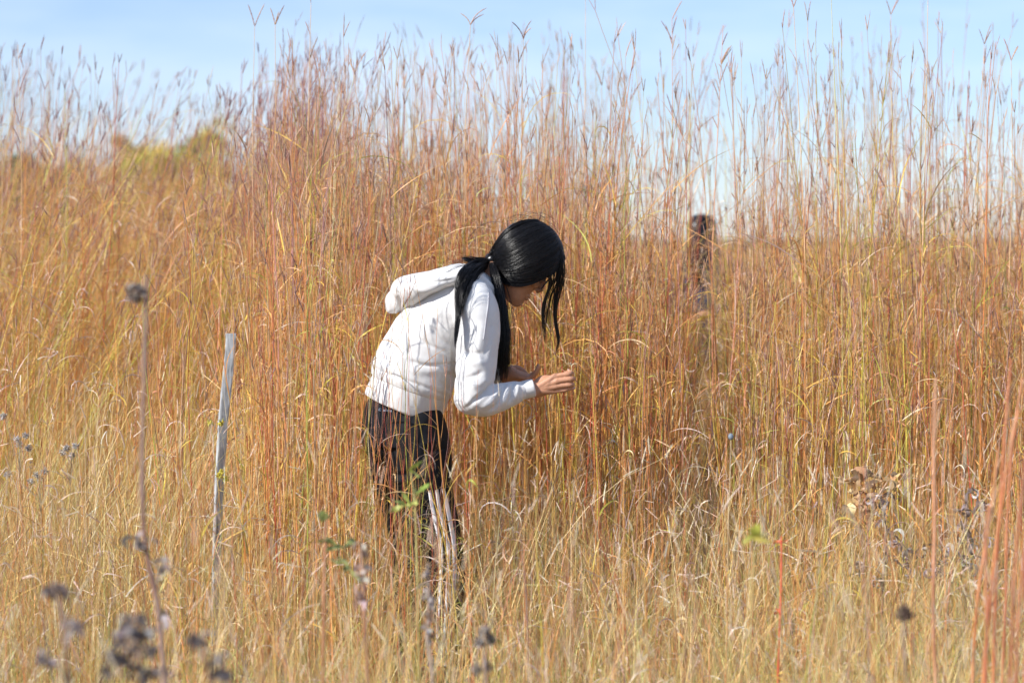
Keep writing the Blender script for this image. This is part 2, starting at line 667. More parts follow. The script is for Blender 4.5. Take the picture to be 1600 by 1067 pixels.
# ------------------------------------------------------------------ head (shared by both figures)
HEAD_ROWS = [  # up, front, back, half width
    (-.004, .066, .035, .014), (.004, .076, .015, .027), (.018, .079, -.005, .040), (.036, .078, -.03, .050),
    (.056, .078, -.060, .057), (.076, .079, -.084, .063), (.096, .079, -.094, .068), (.112, .076, -.098, .070),
    (.128, .084, -.100, .073), (.150, .086, -.100, .075), (.172, .082, -.096, .073), (.192, .070, -.084, .065),
    (.208, .050, -.064, .050), (.219, .026, -.040, .030), (.224, .006, -.018, .012)]


def head_shape(V, F, M3, grow=0.0, face=True, rows=HEAD_ROWS):
    """M3(f, s, u) maps head coordinates (forward, side, up from the chin) to the world"""
    n = 28
    base = len(V)
    for u, fr, bk, hw in rows:
        fr, bk, hw = fr + grow, bk - grow, hw + grow
        c, a = (fr + bk) / 2, (fr - bk) / 2
        for k in range(n):
            th = 2 * math.pi * k / n
            co, si = math.cos(th), math.sin(th)
            w = hw * (1 - .16 * max(0, co) ** 2) * (1 - .05 * max(0, -co))
            V.append(M3(c + a * math.copysign(abs(co) ** .92, co), w * math.copysign(abs(si) ** .95, si), u + (grow if u > .15 else 0)))
    m = len(rows)
    for i in range(m - 1):
        for k in range(n):
            k2 = (k + 1) % n
            F.append([base + i * n + k, base + i * n + k2, base + (i + 1) * n + k2, base + (i + 1) * n + k])
    F.append([base + k for k in range(n)][::-1])
    F.append([base + (m - 1) * n + k for k in range(n)])
    if not face:
        return

    def seg(pts, r, rb=None):
        c = [M3(*p) for p in pts]
        loft(V, F, c, r, rb or r, n=10)
    seg([(.077, 0, .122), (.082, 0, .108), (.087, 0, .095), (.0925, 0, .084), (.089, 0, .077)], [.008, .010, .011, .0095, .007], [.006, .0065, .0075, .009, .010])
    for s in (-1, 1):
        seg([(.078, s * .012, .079), (.086, s * .011, .078)], [.006, .006])
        seg([(.064, s * .050, .135), (.078, s * .034, .137), (.083, s * .014, .131)], [.007, .008, .006])
        seg([(.056, s * .047, .096), (.070, s * .034, .090)], [.013, .012])
        seg([(-.012, s * .074, .085), (-.002, s * .077, .094), (-.004, s * .080, .112), (-.016, s * .082, .120),
             (-.024, s * .078, .105)], [.004, .004, .005, .005, .004])
    seg([(.070, -.022, .0455), (.080, -.008, .0485), (.081, 0, .0475), (.080, .008, .0485), (.070, .022, .0455)], [.004, .0055, .005, .0055, .004])
    seg([(.070, -.020, .041), (.0785, -.008, .037), (.0795, 0, .0365), (.0785, .008, .037), (.070, .020, .041)], [.004, .006, .0065, .006, .004])
    seg([(.070, -.010, .014), (.073, 0, .012), (.070, .010, .014)], [.010, .012, .010])


# ------------------------------------------------------------------ the girl
person = empty('person', P(655, 1075, 0), 'person in white hoodie and black leggings bending forward in the grass, hands held out', 'person')

FWD, UPV = Vector((.77, 0, -.64)).normalized(), Vector((.64, 0, .77)).normalized()
CHIN = P(809, 481, -.005)
ORI = CHIN - FWD * .075


def HM(f, s, u):
    return np.array(ORI + FWD * f + UPV * u + Vector((0, 1, 0)) * s)


V, F = [], []
head_shape(V, F, HM)
# neck, trunk and limbs under the clothes
loft(V, F, [HM(-.030, 0, .075), HM(-.042, 0, .03), np.array(P(766, 450, 0)), np.array(P(738, 462, 0))], [.052, .049, .052, .06], [.05, .048, .055, .09])
loft(V, F, *ppath([(636, 650, 0, 52, .13), (645, 600, 0, 50, .125), (668, 545, 0, 48, .12), (700, 500, 0, 48, .14), (733, 466, 0, 38, .15)]))
loft(V, F, *ppath([(742, 470, -.17, 24, .045), (742, 540, -.18, 22, .040), (736, 618, -.20, 19, .035)]))
loft(V, F, *ppath([(736, 618, -.20, 19, .036), (775, 620, -.18, 17, .032), (815, 612, -.155, 13, .023), (838, 608, -.15, 12.5, .019)]))
loft(V, F, *ppath([(752, 478, .17, 24, .045), (745, 545, .17, 21, .040), (742, 600, .15, 19, .035)]))
loft(V, F, *ppath([(742, 600, .15, 18, .035), (770, 595, .09, 15, .03), (797, 584, .035, 12, .024)]))
NEAR_LEG = [(648, 668, -.085, 44, .08), (655, 715, -.09, 44, .082), (668, 770, -.09, 38, .072), (685, 825, -.09, 31, .058),
            (694, 862, -.09, 27, .052), (697, 915, -.09, 27, .052), (692, 980, -.09, 20, .040), (686, 1050, -.09, 14, .03)]
FAR_LEG = [(622, 668, .085, 44, .08), (621, 715, .09, 42, .08), (626, 770, .09, 34, .07), (637, 825, .09, 28, .056),
           (643, 862, .09, 25, .05), (640, 915, .09, 25, .05), (632, 980, .09, 19, .04), (625, 1050, .09, 14, .03)]
for L in (NEAR_LEG, FAR_LEG):
    loft(V, F, *ppath([(a, b, c, d * .9, e * .9) for a, b, c, d, e in L], 22))


def finger(pts, r):
    """pts: (px, py, dy) joints, r radii in m"""
    q = lerp_path([(*a, b) for a, b in zip(pts, r)], 14)
    c = np.array([P(*a[:3]) for a in q])
    T = nrm(np.gradient(c, axis=0))
    # parallel frame so that strong bends do not pinch
    base = len(V)
    u = np.cross(T[0], [0, 0, 1.0])
    if np.linalg.norm(u) < .1:
        u = np.cross(T[0], [0, 1.0, 0])
    u /= np.linalg.norm(u)
    n = 12
    for i, (p, t) in enumerate(zip(c, T)):
        u = u - t * (u @ t)
        u /= np.linalg.norm(u)
        w = np.cross(t, u)
        for k in range(n):
            a = 2 * math.pi * k / n
            V.append(p + q[i, 3] * (math.cos(a) * u + math.sin(a) * w))
    for i in range(len(c) - 1):
        for k in range(n):
            k2 = (k + 1) % n
            F.append([base + i * n + k, base + i * n + k2, base + (i + 1) * n + k2, base + (i + 1) * n + k])
    F.append([base + k for k in range(n)][::-1])
    F.append([base + (len(c) - 1) * n + k for k in range(n)])
    ball(V, F, c[0], q[0, 3], 10)
    ball(V, F, c[-1], q[-1, 3] * .98, 10)


# near (right) hand: back of the hand towards us, fingers curled and pinching
D0 = -.155
W0 = (834, 609, D0)
for (kx, ky, kd), pip, dip, tip, r in (
        ((868, 588.0, -.158), (888.5, 584.5, -.162), (893, 583, -.140), (889, 580, -.122), .0080),
        ((871, 595.5, -.163), (891.5, 592.6, -.165), (896, 592, -.143), (890, 591, -.124), .0080),
        ((870, 603.5, -.162), (890.5, 601.4, -.163), (895, 601, -.143), (889, 600, -.126), .0076),
        ((865, 611.5, -.156), (881, 609.8, -.158), (890, 607.8, -.152), (896.5, 606.3, -.144), .0066)):
    finger([W0, ((W0[0] + kx) / 2, (W0[1] + ky) / 2, D0 - .001), (kx, ky, kd)], [.0125, .0125, r * 1.28])
    finger([(kx, ky, kd), ((kx + pip[0]) / 2, (ky + pip[1]) / 2 - .3, (kd + pip[2]) / 2 - .001), pip, ((pip[0] + dip[0]) / 2 + 1.2, dip[1], (pip[2] + dip[2]) / 2 - .003), dip, tip],
           [r * 1.12, r * .98, r * 1.0, r * .92, r * .86, r * .74])
loft(V, F, *ppath([(838, 609, -.145, 13, .018), (850, 602, -.143, 16, .017), (862, 600, -.145, 14, .014)], 8), n=14)
finger([(842, 600, -.130), (858, 594, -.112), (874, 589, -.105), (889, 582, -.116)], [.0135, .0115, .0095, .0078])
# far (left) hand: open, palm up, fingers curling upward
W1 = (798, 585, .035)
for j, (kd, e, r) in enumerate(((-.004, 0, .0070), (.016, 2.5, .0076), (.036, 3.2, .0078), (.056, 1, .0076))):
    kx, ky = 824 + e * .4, 592 - j * .8
    finger([W1, (811, 590.5, (kd + .035) / 2), (kx, ky, kd)], [.012, .0115, r * 1.2])
    finger([(kx, ky, kd), (831 + e, 588 - j, kd), (837 + e * .8, 581 - e * .6, kd - .004), (839.5 + e * .4, 574 - e, kd - .008)],
           [r * 1.1, r, r * .9, r * .72])
loft(V, F, *ppath([(800, 585, .035, 11, .024), (812, 588, .03, 9, .036), (824, 590, .026, 7, .036)], 8), n=14)
finger([(799, 578, .055), (808, 576, .066), (816, 580, .066), (823, 585.5, .058)], [.0125, .0115, .0095, .0075])
bv, bf, bn = fuse(V, F, .0019, 3, .5)
body = mesh_obj('body', bv, bf, M_SKIN, person)

# fingernails, eyes, brows, lips
s = Soup()


def plate(c, nrml, along_, w, l, mat, name, parent, th=.0006):
    nrml, along_ = Vector(nrml).normalized(), Vector(along_)
    along_ = (along_ - nrml * along_.dot(nrml)).normalized()
    sd = nrml.cross(along_)
    vs, fs = [], []
    n = 12
    for h, sc_ in ((-th, 1), (th, 1), (th * 1.5, .6)):
        for k in range(n):
            a = 2 * math.pi * k / n
            vs.append(Vector(c) + along_ * math.cos(a) * l * sc_ + sd * math.sin(a) * w * sc_ + nrml * (h - .25 * w * math.sin(a) ** 2))
    for i in range(2):
        for k in range(n):
            k2 = (k + 1) % n
            fs.append([i * n + k, i * n + k2, (i + 1) * n + k2, (i + 1) * n + k])
    fs.append([2 * n + k for k in range(n)])
    fs.append(list(range(n))[::-1])
    return mesh_obj(name, vs, fs, mat, parent)


plate(P(896.5, 605.2, -.150), (.2, -.85, .4), (1, 0, .15), .0042, .0052, M_NAIL, 'fingernail', person)
plate(P(889, 577.4, -.122), (.25, -.2, .95), (-.5, .8, .3), .0045, .0055, M_NAIL, 'fingernail', person)


def small(name, mat, fn, parent, vox=None, sm=2):
    vs, fs = [], []
    fn(vs, fs)
    if vox:
        a, b_, c_ = fuse(vs, fs, vox, sm)
        return mesh_obj(name, a, b_, mat, parent)
    return mesh_obj(name, vs, fs, mat, parent)


for sd in (-1, 1):
    small('eye', M_EYE, lambda v_, f_: ball(v_, f_, HM(.066, sd * .031, .1125), .0115, 16), person)
    small('eyelid', M_SKIN, lambda v_, f_: loft(v_, f_, [HM(.063, sd * .044, .113), HM(.074, sd * .036, .1165), HM(.076, sd * .028, .1165), HM(.072, sd * .018, .113)], [.004, .006, .006, .004], [.003] * 4, n=10), person)
    small('eyelash', M_DARK, lambda v_, f_: loft(v_, f_, [HM(.067, sd * .045, .110), HM(.079, sd * .037, .1125), HM(.081, sd * .028, .112), HM(.077, sd * .018, .110)], [.0012] * 4, [.002] * 4, n=8), person)
    small('eyebrow', M_HAIR, lambda v_, f_: loft(v_, f_, [HM(.068, sd * .052, .140), HM(.083, sd * .038, .145), HM(.0885, sd * .022, .142), HM(.0895, sd * .014, .138)], [.0015, .003, .0034, .002], [.0015, .002, .002, .002], n=8), person)
small('lips', M_LIP, lambda v_, f_: (loft(v_, f_, [HM(.072, -.021, .0445), HM(.0825, -.007, .0480), HM(.083, 0, .047), HM(.0825, .007, .0480), HM(.072, .021, .0445)], [.0018, .0044, .004, .0044, .0018], [.002] * 5, n=10),
                                     loft(v_, f_, [HM(.072, -.019, .041), HM(.0815, -.007, .0372), HM(.082, 0, .0366), HM(.0815, .007, .0372), HM(.072, .019, .041)], [.0018, .0048, .0052, .0048, .0018], [.002] * 5, n=10)), person)


def ring(vs, fs, c, ex, ey, rx, ry, r, n=26):
    c, ex, ey = np.array(c), np.array(ex), np.array(ey)
    ez = np.cross(ex, ey)
    base = len(vs)
    for i in range(n):
        a = 2 * math.pi * i / n
        p = c + ex * rx * math.cos(a) + ey * ry * math.sin(a)
        rad = ex * math.cos(a) + ey * math.sin(a)
        for k in range(6):
            b = 2 * math.pi * k / 6
            vs.append(p + r * (rad * math.cos(b) + ez * math.sin(b)))
    for i in range(n):
        for k in range(6):
            i2, k2 = (i + 1) % n, (k + 1) % 6
            fs.append([base + i * 6 + k, base + i2 * 6 + k, base + i2 * 6 + k2, base + i * 6 + k2])


def glasses(vs, fs):
    up = np.array(UPV)
    sdv = np.array([0, 1.0, 0])
    for sd in (-1, 1):
        ring(vs, fs, HM(.092, sd * .033, .108), sdv, up, .026, .021, .0013)
        loft(vs, fs, [HM(.091, sd * .059, .113), HM(.086, sd * .068, .114), HM(.05, sd * .075, .112), HM(-.005, sd * .080, .110)], [.0016] * 4, [.0010] * 4, n=8, ref=(0, 0, 1))
    loft(vs, fs, [HM(.092, -.009, .112), HM(.095, 0, .114), HM(.092, .009, .112)], [.0014] * 3, [.0014] * 3, n=8, ref=(0, 0, 1))


small('glasses', M_DARK, glasses, person)

# ---- hoodie
V, F = [], []
TORSO = [(640, 605, 0, 64, .169), (644, 594, 0, 66.5, .175), (650, 573, 0, 66, .172), (668, 540, 0, 64, .165), (688, 509, 0, 63, .170),
         (712, 480, 0, 58, .178), (734, 461, 0, 45, .165), (752, 447, 0, 32, .11)]
loft(V, F, *ppath(TORSO, 26), n=40, sq=2.2, cap=.1)
loft(V, F, *ppath([(737, 470, -.145, 33, .07), (743, 480, -.165, 35, .070), (746, 512, -.180, 35.5, .066), (743.5, 560, -.195, 33.5, .064),
                   (741, 596, -.208, 32, .062), (739, 618, -.212, 29, .058)], 22), n=30)
loft(V, F, *ppath([(736, 620, -.212, 28, .058), (756, 625, -.200, 26, .056), (778, 621.5, -.185, 22.5, .050), (800, 615, -.168, 19, .042), (808, 612.5, -.162, 18, .039), (812, 611.5, -.160, 15.5, .036)], 20), n=30)
ball(V, F, P(737, 470, -.135), (.068, .068, .066), 18)
loft(V, F, *ppath([(750, 474, .150, 32, .07), (752, 520, .175, 32, .064), (748, 575, .17, 30, .060), (744, 600, .155, 28, .056)], 20), n=28)
loft(V, F, *ppath([(744, 600, .155, 27, .055), (760, 597, .115, 21, .045), (779, 590.5, .075, 16, .037)], 16), n=28)
hv, hf, hn = fuse(V, F, .0038, 7, .5)
keep = np.clip(1 - (hv[:, 1] - 6.99) / .06, 0, 1)
hv = folds(hv, hn, [
    # flank folds running from under the sleeve to the small of the back
    (-6, 2.4, [(712, 567), (690, 570), (668, 571), (648, 566), (636, 560)]),
    (3, 5, [(712, 577), (688, 580), (664, 581), (640, 575)]),
    (-3, 2.4, [(714, 590), (700, 584), (688, 572)]),
    (-3, 3.2, [(709, 614), (696, 604), (684, 594)]),
    (-3, 4, [(712, 545), (690, 530), (672, 510)]),
    (3, 6, [(583, 562), (592, 568), (604, 574), (625, 582)]),
    (-3.5, 2.4, [(580, 574), (598, 581), (617, 588), (645, 598), (668, 606), (702, 621)]),
    (-3, 2.6, [(640, 520), (668, 538), (700, 552)]),
    # sleeve against the flank
    (-6, 3.0, [(712, 500), (709, 530), (708, 570), (709, 600)]),
    # folds in the crook of the elbow
    (-11, 3.2, [(774, 596), (764, 607), (752, 618), (738, 628)]),
    (6, 4.2, [(783, 600), (776, 614), (766, 628), (752, 638)]),
    (-7, 3.0, [(786, 602), (783, 618), (775, 634), (762, 644)]),
    (5, 3.6, [(794, 600), (792, 616), (785, 633)]),
    (-5, 2.6, [(801, 600), (800, 614), (795, 630)]),
    (4, 3.2, [(808, 599), (808, 612), (804, 627)]),
    (3, 5, [(764, 590), (750, 600), (736, 604)]),
    (-5, 4, [(756, 580), (740, 588), (724, 592)]),
    (-3.5, 4, [(720, 545), (735, 552), (756, 552)]),
    (3.5, 5, [(718, 558), (736, 567), (760, 566)]),
    (-3, 3.5, [(722, 640), (735, 632), (748, 622)]),
    (3, 6, [(755, 500), (750, 530), (742, 560)]),
    (-3, 4, [(766, 500), (764, 530), (757, 560)]),
    (-2.4, 1.3, [(722, 452), (714, 470), (711, 492)]),
], keep)
sq_ = hv * np.array([1, 1, 2.2]) + np.array([0, 0, .5]) * hv[:, :1]
hv = hv + hn * (soft_noise(hv, 22, 3) * .0026 + soft_noise(sq_, 34, 5) * .0006 + soft_noise(sq_, 75, 9) * .0006)[:, None]
hoodie = mesh_obj('hoodie', hv, hf, M_HOODIE, person)

# rib-knit waistband
V, F = [], []
loft(V, F, *ppath([(646, 595, 0, 60, .164), (643.5, 601, 0, 62, .166), (637, 617, 0, 63.5, .167), (631, 632, 0, 64, .166), (629, 637, 0, 63.5, .165)], 10), n=40, sq=2.2, cap=.05)
wv, wf, wn = fuse(V, F, .0035, 3)
th = np.arctan2((wv[:, 1] - 7) / .16, (wv[:, 0] - P(635, 620).x) / .12)
wv = wv + wn * (  .0003 * np.sin(th * 110) + .0022 * soft_noise(wv, 30, 8))[:, None]
mesh_obj('waistband', wv, wf, M_RIB, hoodie)
# cuffs
for rows in ([(808, 611.9, -.160, 14.6, .034), (818, 609.6, -.157, 14.6, .033), (829, 607, -.154, 14.6, .032), (834, 605.8, -.153, 14.2, .031)],
             [(775, 592, .080, 14.5, .036), (783, 589, .065, 13, .033), (790, 587, .053, 12.5, .031)]):
    V, F = [], []
    loft(V, F, *ppath(rows, 10), n=28, cap=.12)
    a, b_, c_ = fuse(V, F, .0025, 3)
    mesh_obj('cuff', a, b_, M_RIB, hoodie)
# hood lying on the shoulders, and its collar
V, F = [], []
loft(V, F, *ppath([(619, 474, 0, 17, .060), (625, 470, 0, 20, .085), (634, 460, 0, 27, .135), (650, 452, 0, 25, .165), (672, 444, 0, 21, .180), (696, 436, 0, 18.5, .186),
                   (720, 432, 0, 20, .180), (742, 437, 0, 19, .150), (758, 444, 0, 16, .100)], 30), n=40, sq=2.5)
loft(V, F, *ppath([(612, 481, 0, 10, .05), (613, 468, 0, 11, .06), (619, 458, 0, 9, .05)], 8), n=24)
for sd in (-1, 1):
    loft(V, F, *ppath([(730, 436, sd * .085, 13, .030), (748, 440, sd * .098, 12, .022), (762, 449, sd * .094, 10, .020), (772, 462, sd * .075, 8, .020), (777, 474, sd * .045, 7, .020)], 18), n=20)
gv, gf, gn = fuse(V, F, .0036, 5, .5)
gv = folds(gv, gn, [
    (-8, 2.8, [(616, 452), (622, 463), (624, 480), (622, 494)]),
    (5, 4.5, [(628, 440), (632, 456), (634, 478)]),
    (-4, 3.0, [(646, 432), (662, 440), (690, 440), (714, 436)]),
    (4, 4, [(640, 446), (662, 455), (694, 446)]), (-3, 2.5, [(668, 424), (690, 426), (716, 420)]),
    (-4.5, 1.8, [(752, 432), (764, 442), (772, 456), (775, 470)]),
    (-3, 3, [(700, 425), (722, 430), (742, 440)]),
], np.ones(len(gv)))
gv = gv + gn * (soft_noise(gv, 30, 13) * .0026 + soft_noise(gv * np.array([.5, 1, 1]), 80, 14) * .0010)[:, None]
mesh_obj('hood', gv, gf, M_HOODIE, hoodie)

# surface finder for things lying on the clothes


def surf(objs_vf, px, py, off=.001, near=5.0):
    o = Vector((0, 0, H_CAM))
    d = (P(px, py) - o).normalized()
    best = None
    for b in objs_vf:
        h = b.ray_cast(o, d)
        if h[0] is not None and (best is None or h[3] < best[0]):
            best = (h[3], h[0], h[1])
    if best is None:
        return None
    n = best[2] if best[2].dot(d) < 0 else -best[2]
    return best[1] + n * off, n


def bvh(v, f):
    return BVHTree.FromPolygons([tuple(a) for a in v], [list(map(int, q)) for q in f])


B_HOOD = [bvh(hv, hf), bvh(gv, gf)]


def band(name, trees, pts, w, mat, parent, n=30, th=.0012, off=.0008):
    """a strip of cloth or cord laid on a surface along a traced line; w: half width px at points"""
    q = lerp_path([(a[0], a[1], w_) for a, w_ in zip(pts, w)], n)
    vs, fs = [], []
    last = None
    for i, (x, y, ww) in enumerate(q):
        a = q[max(0, i - 1)]
        b = q[min(n - 1, i + 1)]
        t = np.array([b[0] - a[0], b[1] - a[1]])
        t /= np.linalg.norm(t)
        nx, ny = -t[1], t[0]
        row = []
        for k in (-1, -.33, .33, 1):
            h = surf(trees, x + nx * ww * k, y + ny * ww * k, off)
            if h is None:
                h = last
            last = h
            row.append(h)
        for (p, nn) in row:
            vs.append(p - nn * th)
        for k, (p, nn) in enumerate(row):
            vs.append(p + nn * (th * (1 if k in (1, 2) else .6)))
    for i in range(n - 1):
        a, b = i * 8, (i + 1) * 8
        loop = [0, 1, 2, 3, 7, 6, 5, 4]
        for k in range(8):
            fs.append([a + loop[k], a + loop[(k + 1) % 8], b + loop[(k + 1) % 8], b + loop[k]])
    fs.append([0, 1, 5, 4]); fs.append([1, 2, 6, 5]); fs.append([2, 3, 7, 6])
    e = (n - 1) * 8
    fs.append([e + 0, e + 4, e + 5, e + 1]); fs.append([e + 1, e + 5, e + 6, e + 2]); fs.append([e + 2, e + 6, e + 7, e + 3])
    return mesh_obj(name, vs, fs, mat, parent)


M_CORD = cloth_mat('grey_white_cord', (.34, .34, .37), (.44, .44, .47), weave=1500)
band('drawstring', B_HOOD, [(763, 458), (762, 478), (759, 500), (756, 524), (755, 530)], [.8] * 5, M_CORD, hoodie, th=.0022, off=.002)
M_SEAM = cloth_mat('seam_thread', (.52, .51, .50), (.6, .59, .57))
band('seam', B_HOOD, [(719, 455), (714, 470), (712, 486)], [.5] * 3, M_SEAM, hoodie, th=.0006)

# ---- leggings
V, F = [], []
loft(V, F, *ppath([(637, 622, 0, 57, .150), (631, 650, 0, 63, .158), (630, 672, 0, 66, .165), (630, 692, 0, 64, .168)], 14), n=36, sq=2.2, cap=.1)
for L in (NEAR_LEG, FAR_LEG):
    rows = [list(r) for r in L]
    for r in rows:
        r[3] += 3
        r[4] += .006
    rows[0][3] = 50
    rows[1][3] = 52 if L is NEAR_LEG else 46
    loft(V, F, *ppath(rows, 30), n=30)
ball(V, F, P(606, 683, -.06), (.079, .088, .088), 18)
ball(V, F, P(606, 683, .06), (.079, .088, .088), 18)
pv, pf, pn = fuse(V, F, .004, 6, .5)
keep = np.clip(1 - (pv[:, 1] - 6.99) / .06, 0, 1)
pv = folds(pv, pn, [
    (-5, 3.5, [(600, 735), (622, 742), (648, 738)]), (4, 4, [(604, 746), (628, 752), (655, 748)]),
    (4, 4, [(655, 700), (672, 690), (696, 686)]),
    (-4, 3.5, [(660, 712), (680, 703), (702, 700)]), (-3, 3, [(650, 790), (660, 796), (668, 798)]),
], keep)
pv = pv + pn * (soft_noise(pv, 24, 21) * .0014)[:, None]
legs = mesh_obj('leggings', pv, pf, M_TIGHT, person)
B_LEG = [bvh(pv, pf)]
for pts in ([(671, 766), (676, 795), (683, 825), (689, 855), (689, 890), (687, 925), (684, 975), (682, 1040)],
            [(682, 765), (687, 795), (694, 825), (700, 855), (700, 890), (699, 925), (696, 975), (690, 1040)],
            [(692, 763), (698, 790), (704, 820), (709, 850), (710, 888), (708, 925), (703, 975), (695, 1040)]):
    band('stripe', B_LEG, pts, [2.3, 2.9, 3.2, 3.2, 3.0, 2.9, 2.5, 2.2], M_STRIPE, legs, n=50, th=.0007, off=.0016)

# small reflective logo on the hip: a round mark and a word
M_LOGO = noisy('silver_print', (.30, .36, .44), (.40, .46, .54), 60, rough=.35, bstr=0)
h = surf(B_LEG, 594.5, 640, .0015)
if h:
    p, nn = h
    ex = Vector((1, 0, -.05)).normalized()
    ey = nn.cross(ex).normalized()
    if ey.z < 0:
        ey = -ey
    vs, fs = [], []
    ring(vs, fs, p, ex, ey, .0042, .0042, .0009, 20)
    ring(vs, fs, p, ex, ey, .0016, .0036, .0007, 16)
    mesh_obj('logo', vs, fs, M_LOGO, legs)
    fc = bpy.data.curves.new('word', 'FONT')
    fc.body = 'adidas'
    fc.size = .0115
    fc.extrude = .0004
    fo = bpy.data.objects.new('tmp', fc)
    COL.objects.link(fo)
    dg = bpy.context.evaluated_depsgraph_get()
    tm = bpy.data.meshes.new_from_object(fo.evaluated_get(dg))
    vs = np.array([v.co[:] for v in tm.vertices])
    fs = [list(q.vertices) for q in tm.polygons]
    bpy.data.objects.remove(fo)
    q, n2 = surf(B_LEG, 599, 642.5, .002)
    ex2 = (surf(B_LEG, 612, 643.5, .002)[0] - q).normalized()
    ey2 = n2.cross(ex2)
    if ey2.z < 0:
        ey2 = -ey2
    w = np.array(q) + vs[:, :1] * np.array(ex2) + vs[:, 1:2] * np.array(ey2) + vs[:, 2:] * np.array(n2)
    mesh_obj('logo_text', w, fs, M_LOGO, legs, smooth=False)

# shoes
for (ax, dy) in ((686, -.09), (625, .09)):
    vs, fs = [], []
    a0 = P(ax, 1050, dy)
    x0, y0 = a0.x, a0.y
    loft(vs, fs, [(x0 - .045, y0, .05), (x0, y0, .06), (x0 + .06, y0 - .003, .045), (x0 + .12, y0 - .006, .034), (x0 + .165, y0 - .006, .026)],
         [.045, .055, .042, .032, .024], [.034, .038, .043, .046, .034], n=18)
    a, b_, c_ = fuse(vs, fs, .004, 3)
    a[:, 2] = np.maximum(a[:, 2], .002)
    mesh_obj('shoe', a, b_, M_SHOE, person)

# ---- hair
V, F = [], []
head_shape(V, F, HM, .006, face=False, rows=[r for r in HEAD_ROWS if r[0] > .03])
loft(V, F, [HM(.02, 0, .17), HM(.045, 0, .180), HM(.060, 0, .180)], [.045, .036, .025], [.070, .066, .05], n=20)
loft(V, F, [HM(-.02, 0, .12), HM(-.05, 0, .095), HM(-.078, 0, .06)], [.07, .055, .022], [.078, .066, .03], n=20)
cv, cf, cn = fuse(V, F, .003, 4)
rel = cv - np.array(ORI)
cf_f = rel @ np.array(FWD)
cf_u = rel @ np.array(UPV)
cf_s = rel[:, 1]
# keep the scalp and sides; open the face
line = np.interp(cf_f, [-.12, -.085, -.05, -.004, .031, .052, .066, .080, .12], [.03, .045, .046, .048, .052, .080, .118, .155, .162])
face_open = (cf_f > .045) & (np.abs(cf_s) < .058) & (cf_u < .158)
okv = (cf_u > line) & ~face_open
cf2 = cf[okv[cf].all(1)]
used, inv = np.unique(cf2, return_inverse=True)
hair = mesh_obj('hair', cv[used] , inv.reshape(-1, 4), M_HAIR, person)
mod = hair.modifiers.new('t', 'SOLIDIFY')
mod.thickness = .004
mod.offset = -1


def scalp(K, sd):
    """strands combed from the parting down the side and back to the tie"""
    a = rng.random(K)[:, None] ** 1.05
    j = lambda s_: rng.normal(0, s_, (K, 3))
    lo = rng.random(K)[:, None]
    S = np.hstack([.090 - .14 * a, sd * .004 + 0 * a, .190 + .048 * np.sin(np.clip(a * 1.5 + .28, 0, 1.6))]) + j(.0025)
    Q1 = np.hstack([.098 - .20 * a, sd * (.088 - .020 * a), .130 + .085 * a]) + j(.004)
    Q2 = np.hstack([.052 - .160 * a - .02 * lo, sd * (.092 - .050 * a), -.030 + .120 * a + .045 * lo]) + j(.004)
    E = np.array([[-.080, sd * .004, .050]]) + j(.0045)
    N = 26
    t = np.linspace(0, 1, N)[None, :, None]
    B = (1 - t) ** 3 * S[:, None] + 3 * (1 - t) ** 2 * t * Q1[:, None] + 3 * (1 - t) * t ** 2 * Q2[:, None] + t ** 3 * E[:, None]
    c = np.array([.0, 0, .134])
    rad = np.array([.1035, .0875, .109])
    d = (B - c) / rad
    rho = np.linalg.norm(d, axis=-1, keepdims=True)
    lay = 1 + rng.uniform(0, .045, (K, 1, 1))
    endw = np.clip((1 - t) * 7, 0, 1)
    tgt = lay * np.ones_like(rho)
    k = np.where(rho < 1, endw, .25 * endw)
    new = rho * (1 - k) + tgt * k
    B = c + d / rho * new * rad
    # locks: slight waviness in groups
    ph = np.floor(a * 42)[..., None]
    B[..., 1:2] += sd * .0022 * np.sin(ph * 2.4) * endw
    B[..., 2:3] += .0012 * np.sin(ph * 4.1 + t * 3)
    W = np.array(ORI) + B[..., :1] * np.array(FWD) + B[..., 1:2] * np.array([0, 1.0, 0]) + B[..., 2:] * np.array(UPV)
    return W


strand_mesh('combed_hair', M_HAIR, hair, [scalp(4600, -1), scalp(1500, 1)], .00062)
# fly-away hairs
# front locks hanging past the face
fr = [bundle([(862, 372, -.03, 6, .02), (874, 398, -.035, 7, .02), (877.5, 430, -.035, 6.5, .015), (872, 455, -.03, 5.5, .012), (867, 488, -.03, 3.2, .010), (870, 515, -.03, 2.8, .009), (873, 533, -.03, 2.4, .008), (867, 556, -.03, 1.0, .004)], 85, wander=.8, fray=.9),
      bundle([(858, 380, -.03, 6, .02), (868, 408, -.04, 7, .02), (869, 436, -.04, 6, .015), (858, 460, -.035, 4.5, .012), (852, 490, -.03, 4, .010), (850, 515, -.03, 3, .009), (851, 532, -.03, 1.6, .006)], 36, wander=.8, fray=1.6),
      bundle([(862, 390, .03, 6, .02), (870, 420, .03, 6, .02), (863, 455, .03, 6, .015), (858, 490, .03, 5, .012), (860, 520, .03, 5, .012), (858, 548, .03, 4, .008)], 12, fray=1.5),
      bundle([(845, 400, -.06, 5, .01), (858, 425, -.06, 4, .01), (858, 450, -.055, 3, .008), (849, 475, -.05, 2.4, .006), (848, 500, -.05, 2.2, .006), (853, 538, -.05, 1.2, .004)], 40, fray=1.2)]
strand_mesh('front_lock', M_HAIR, hair, fr, .00065)
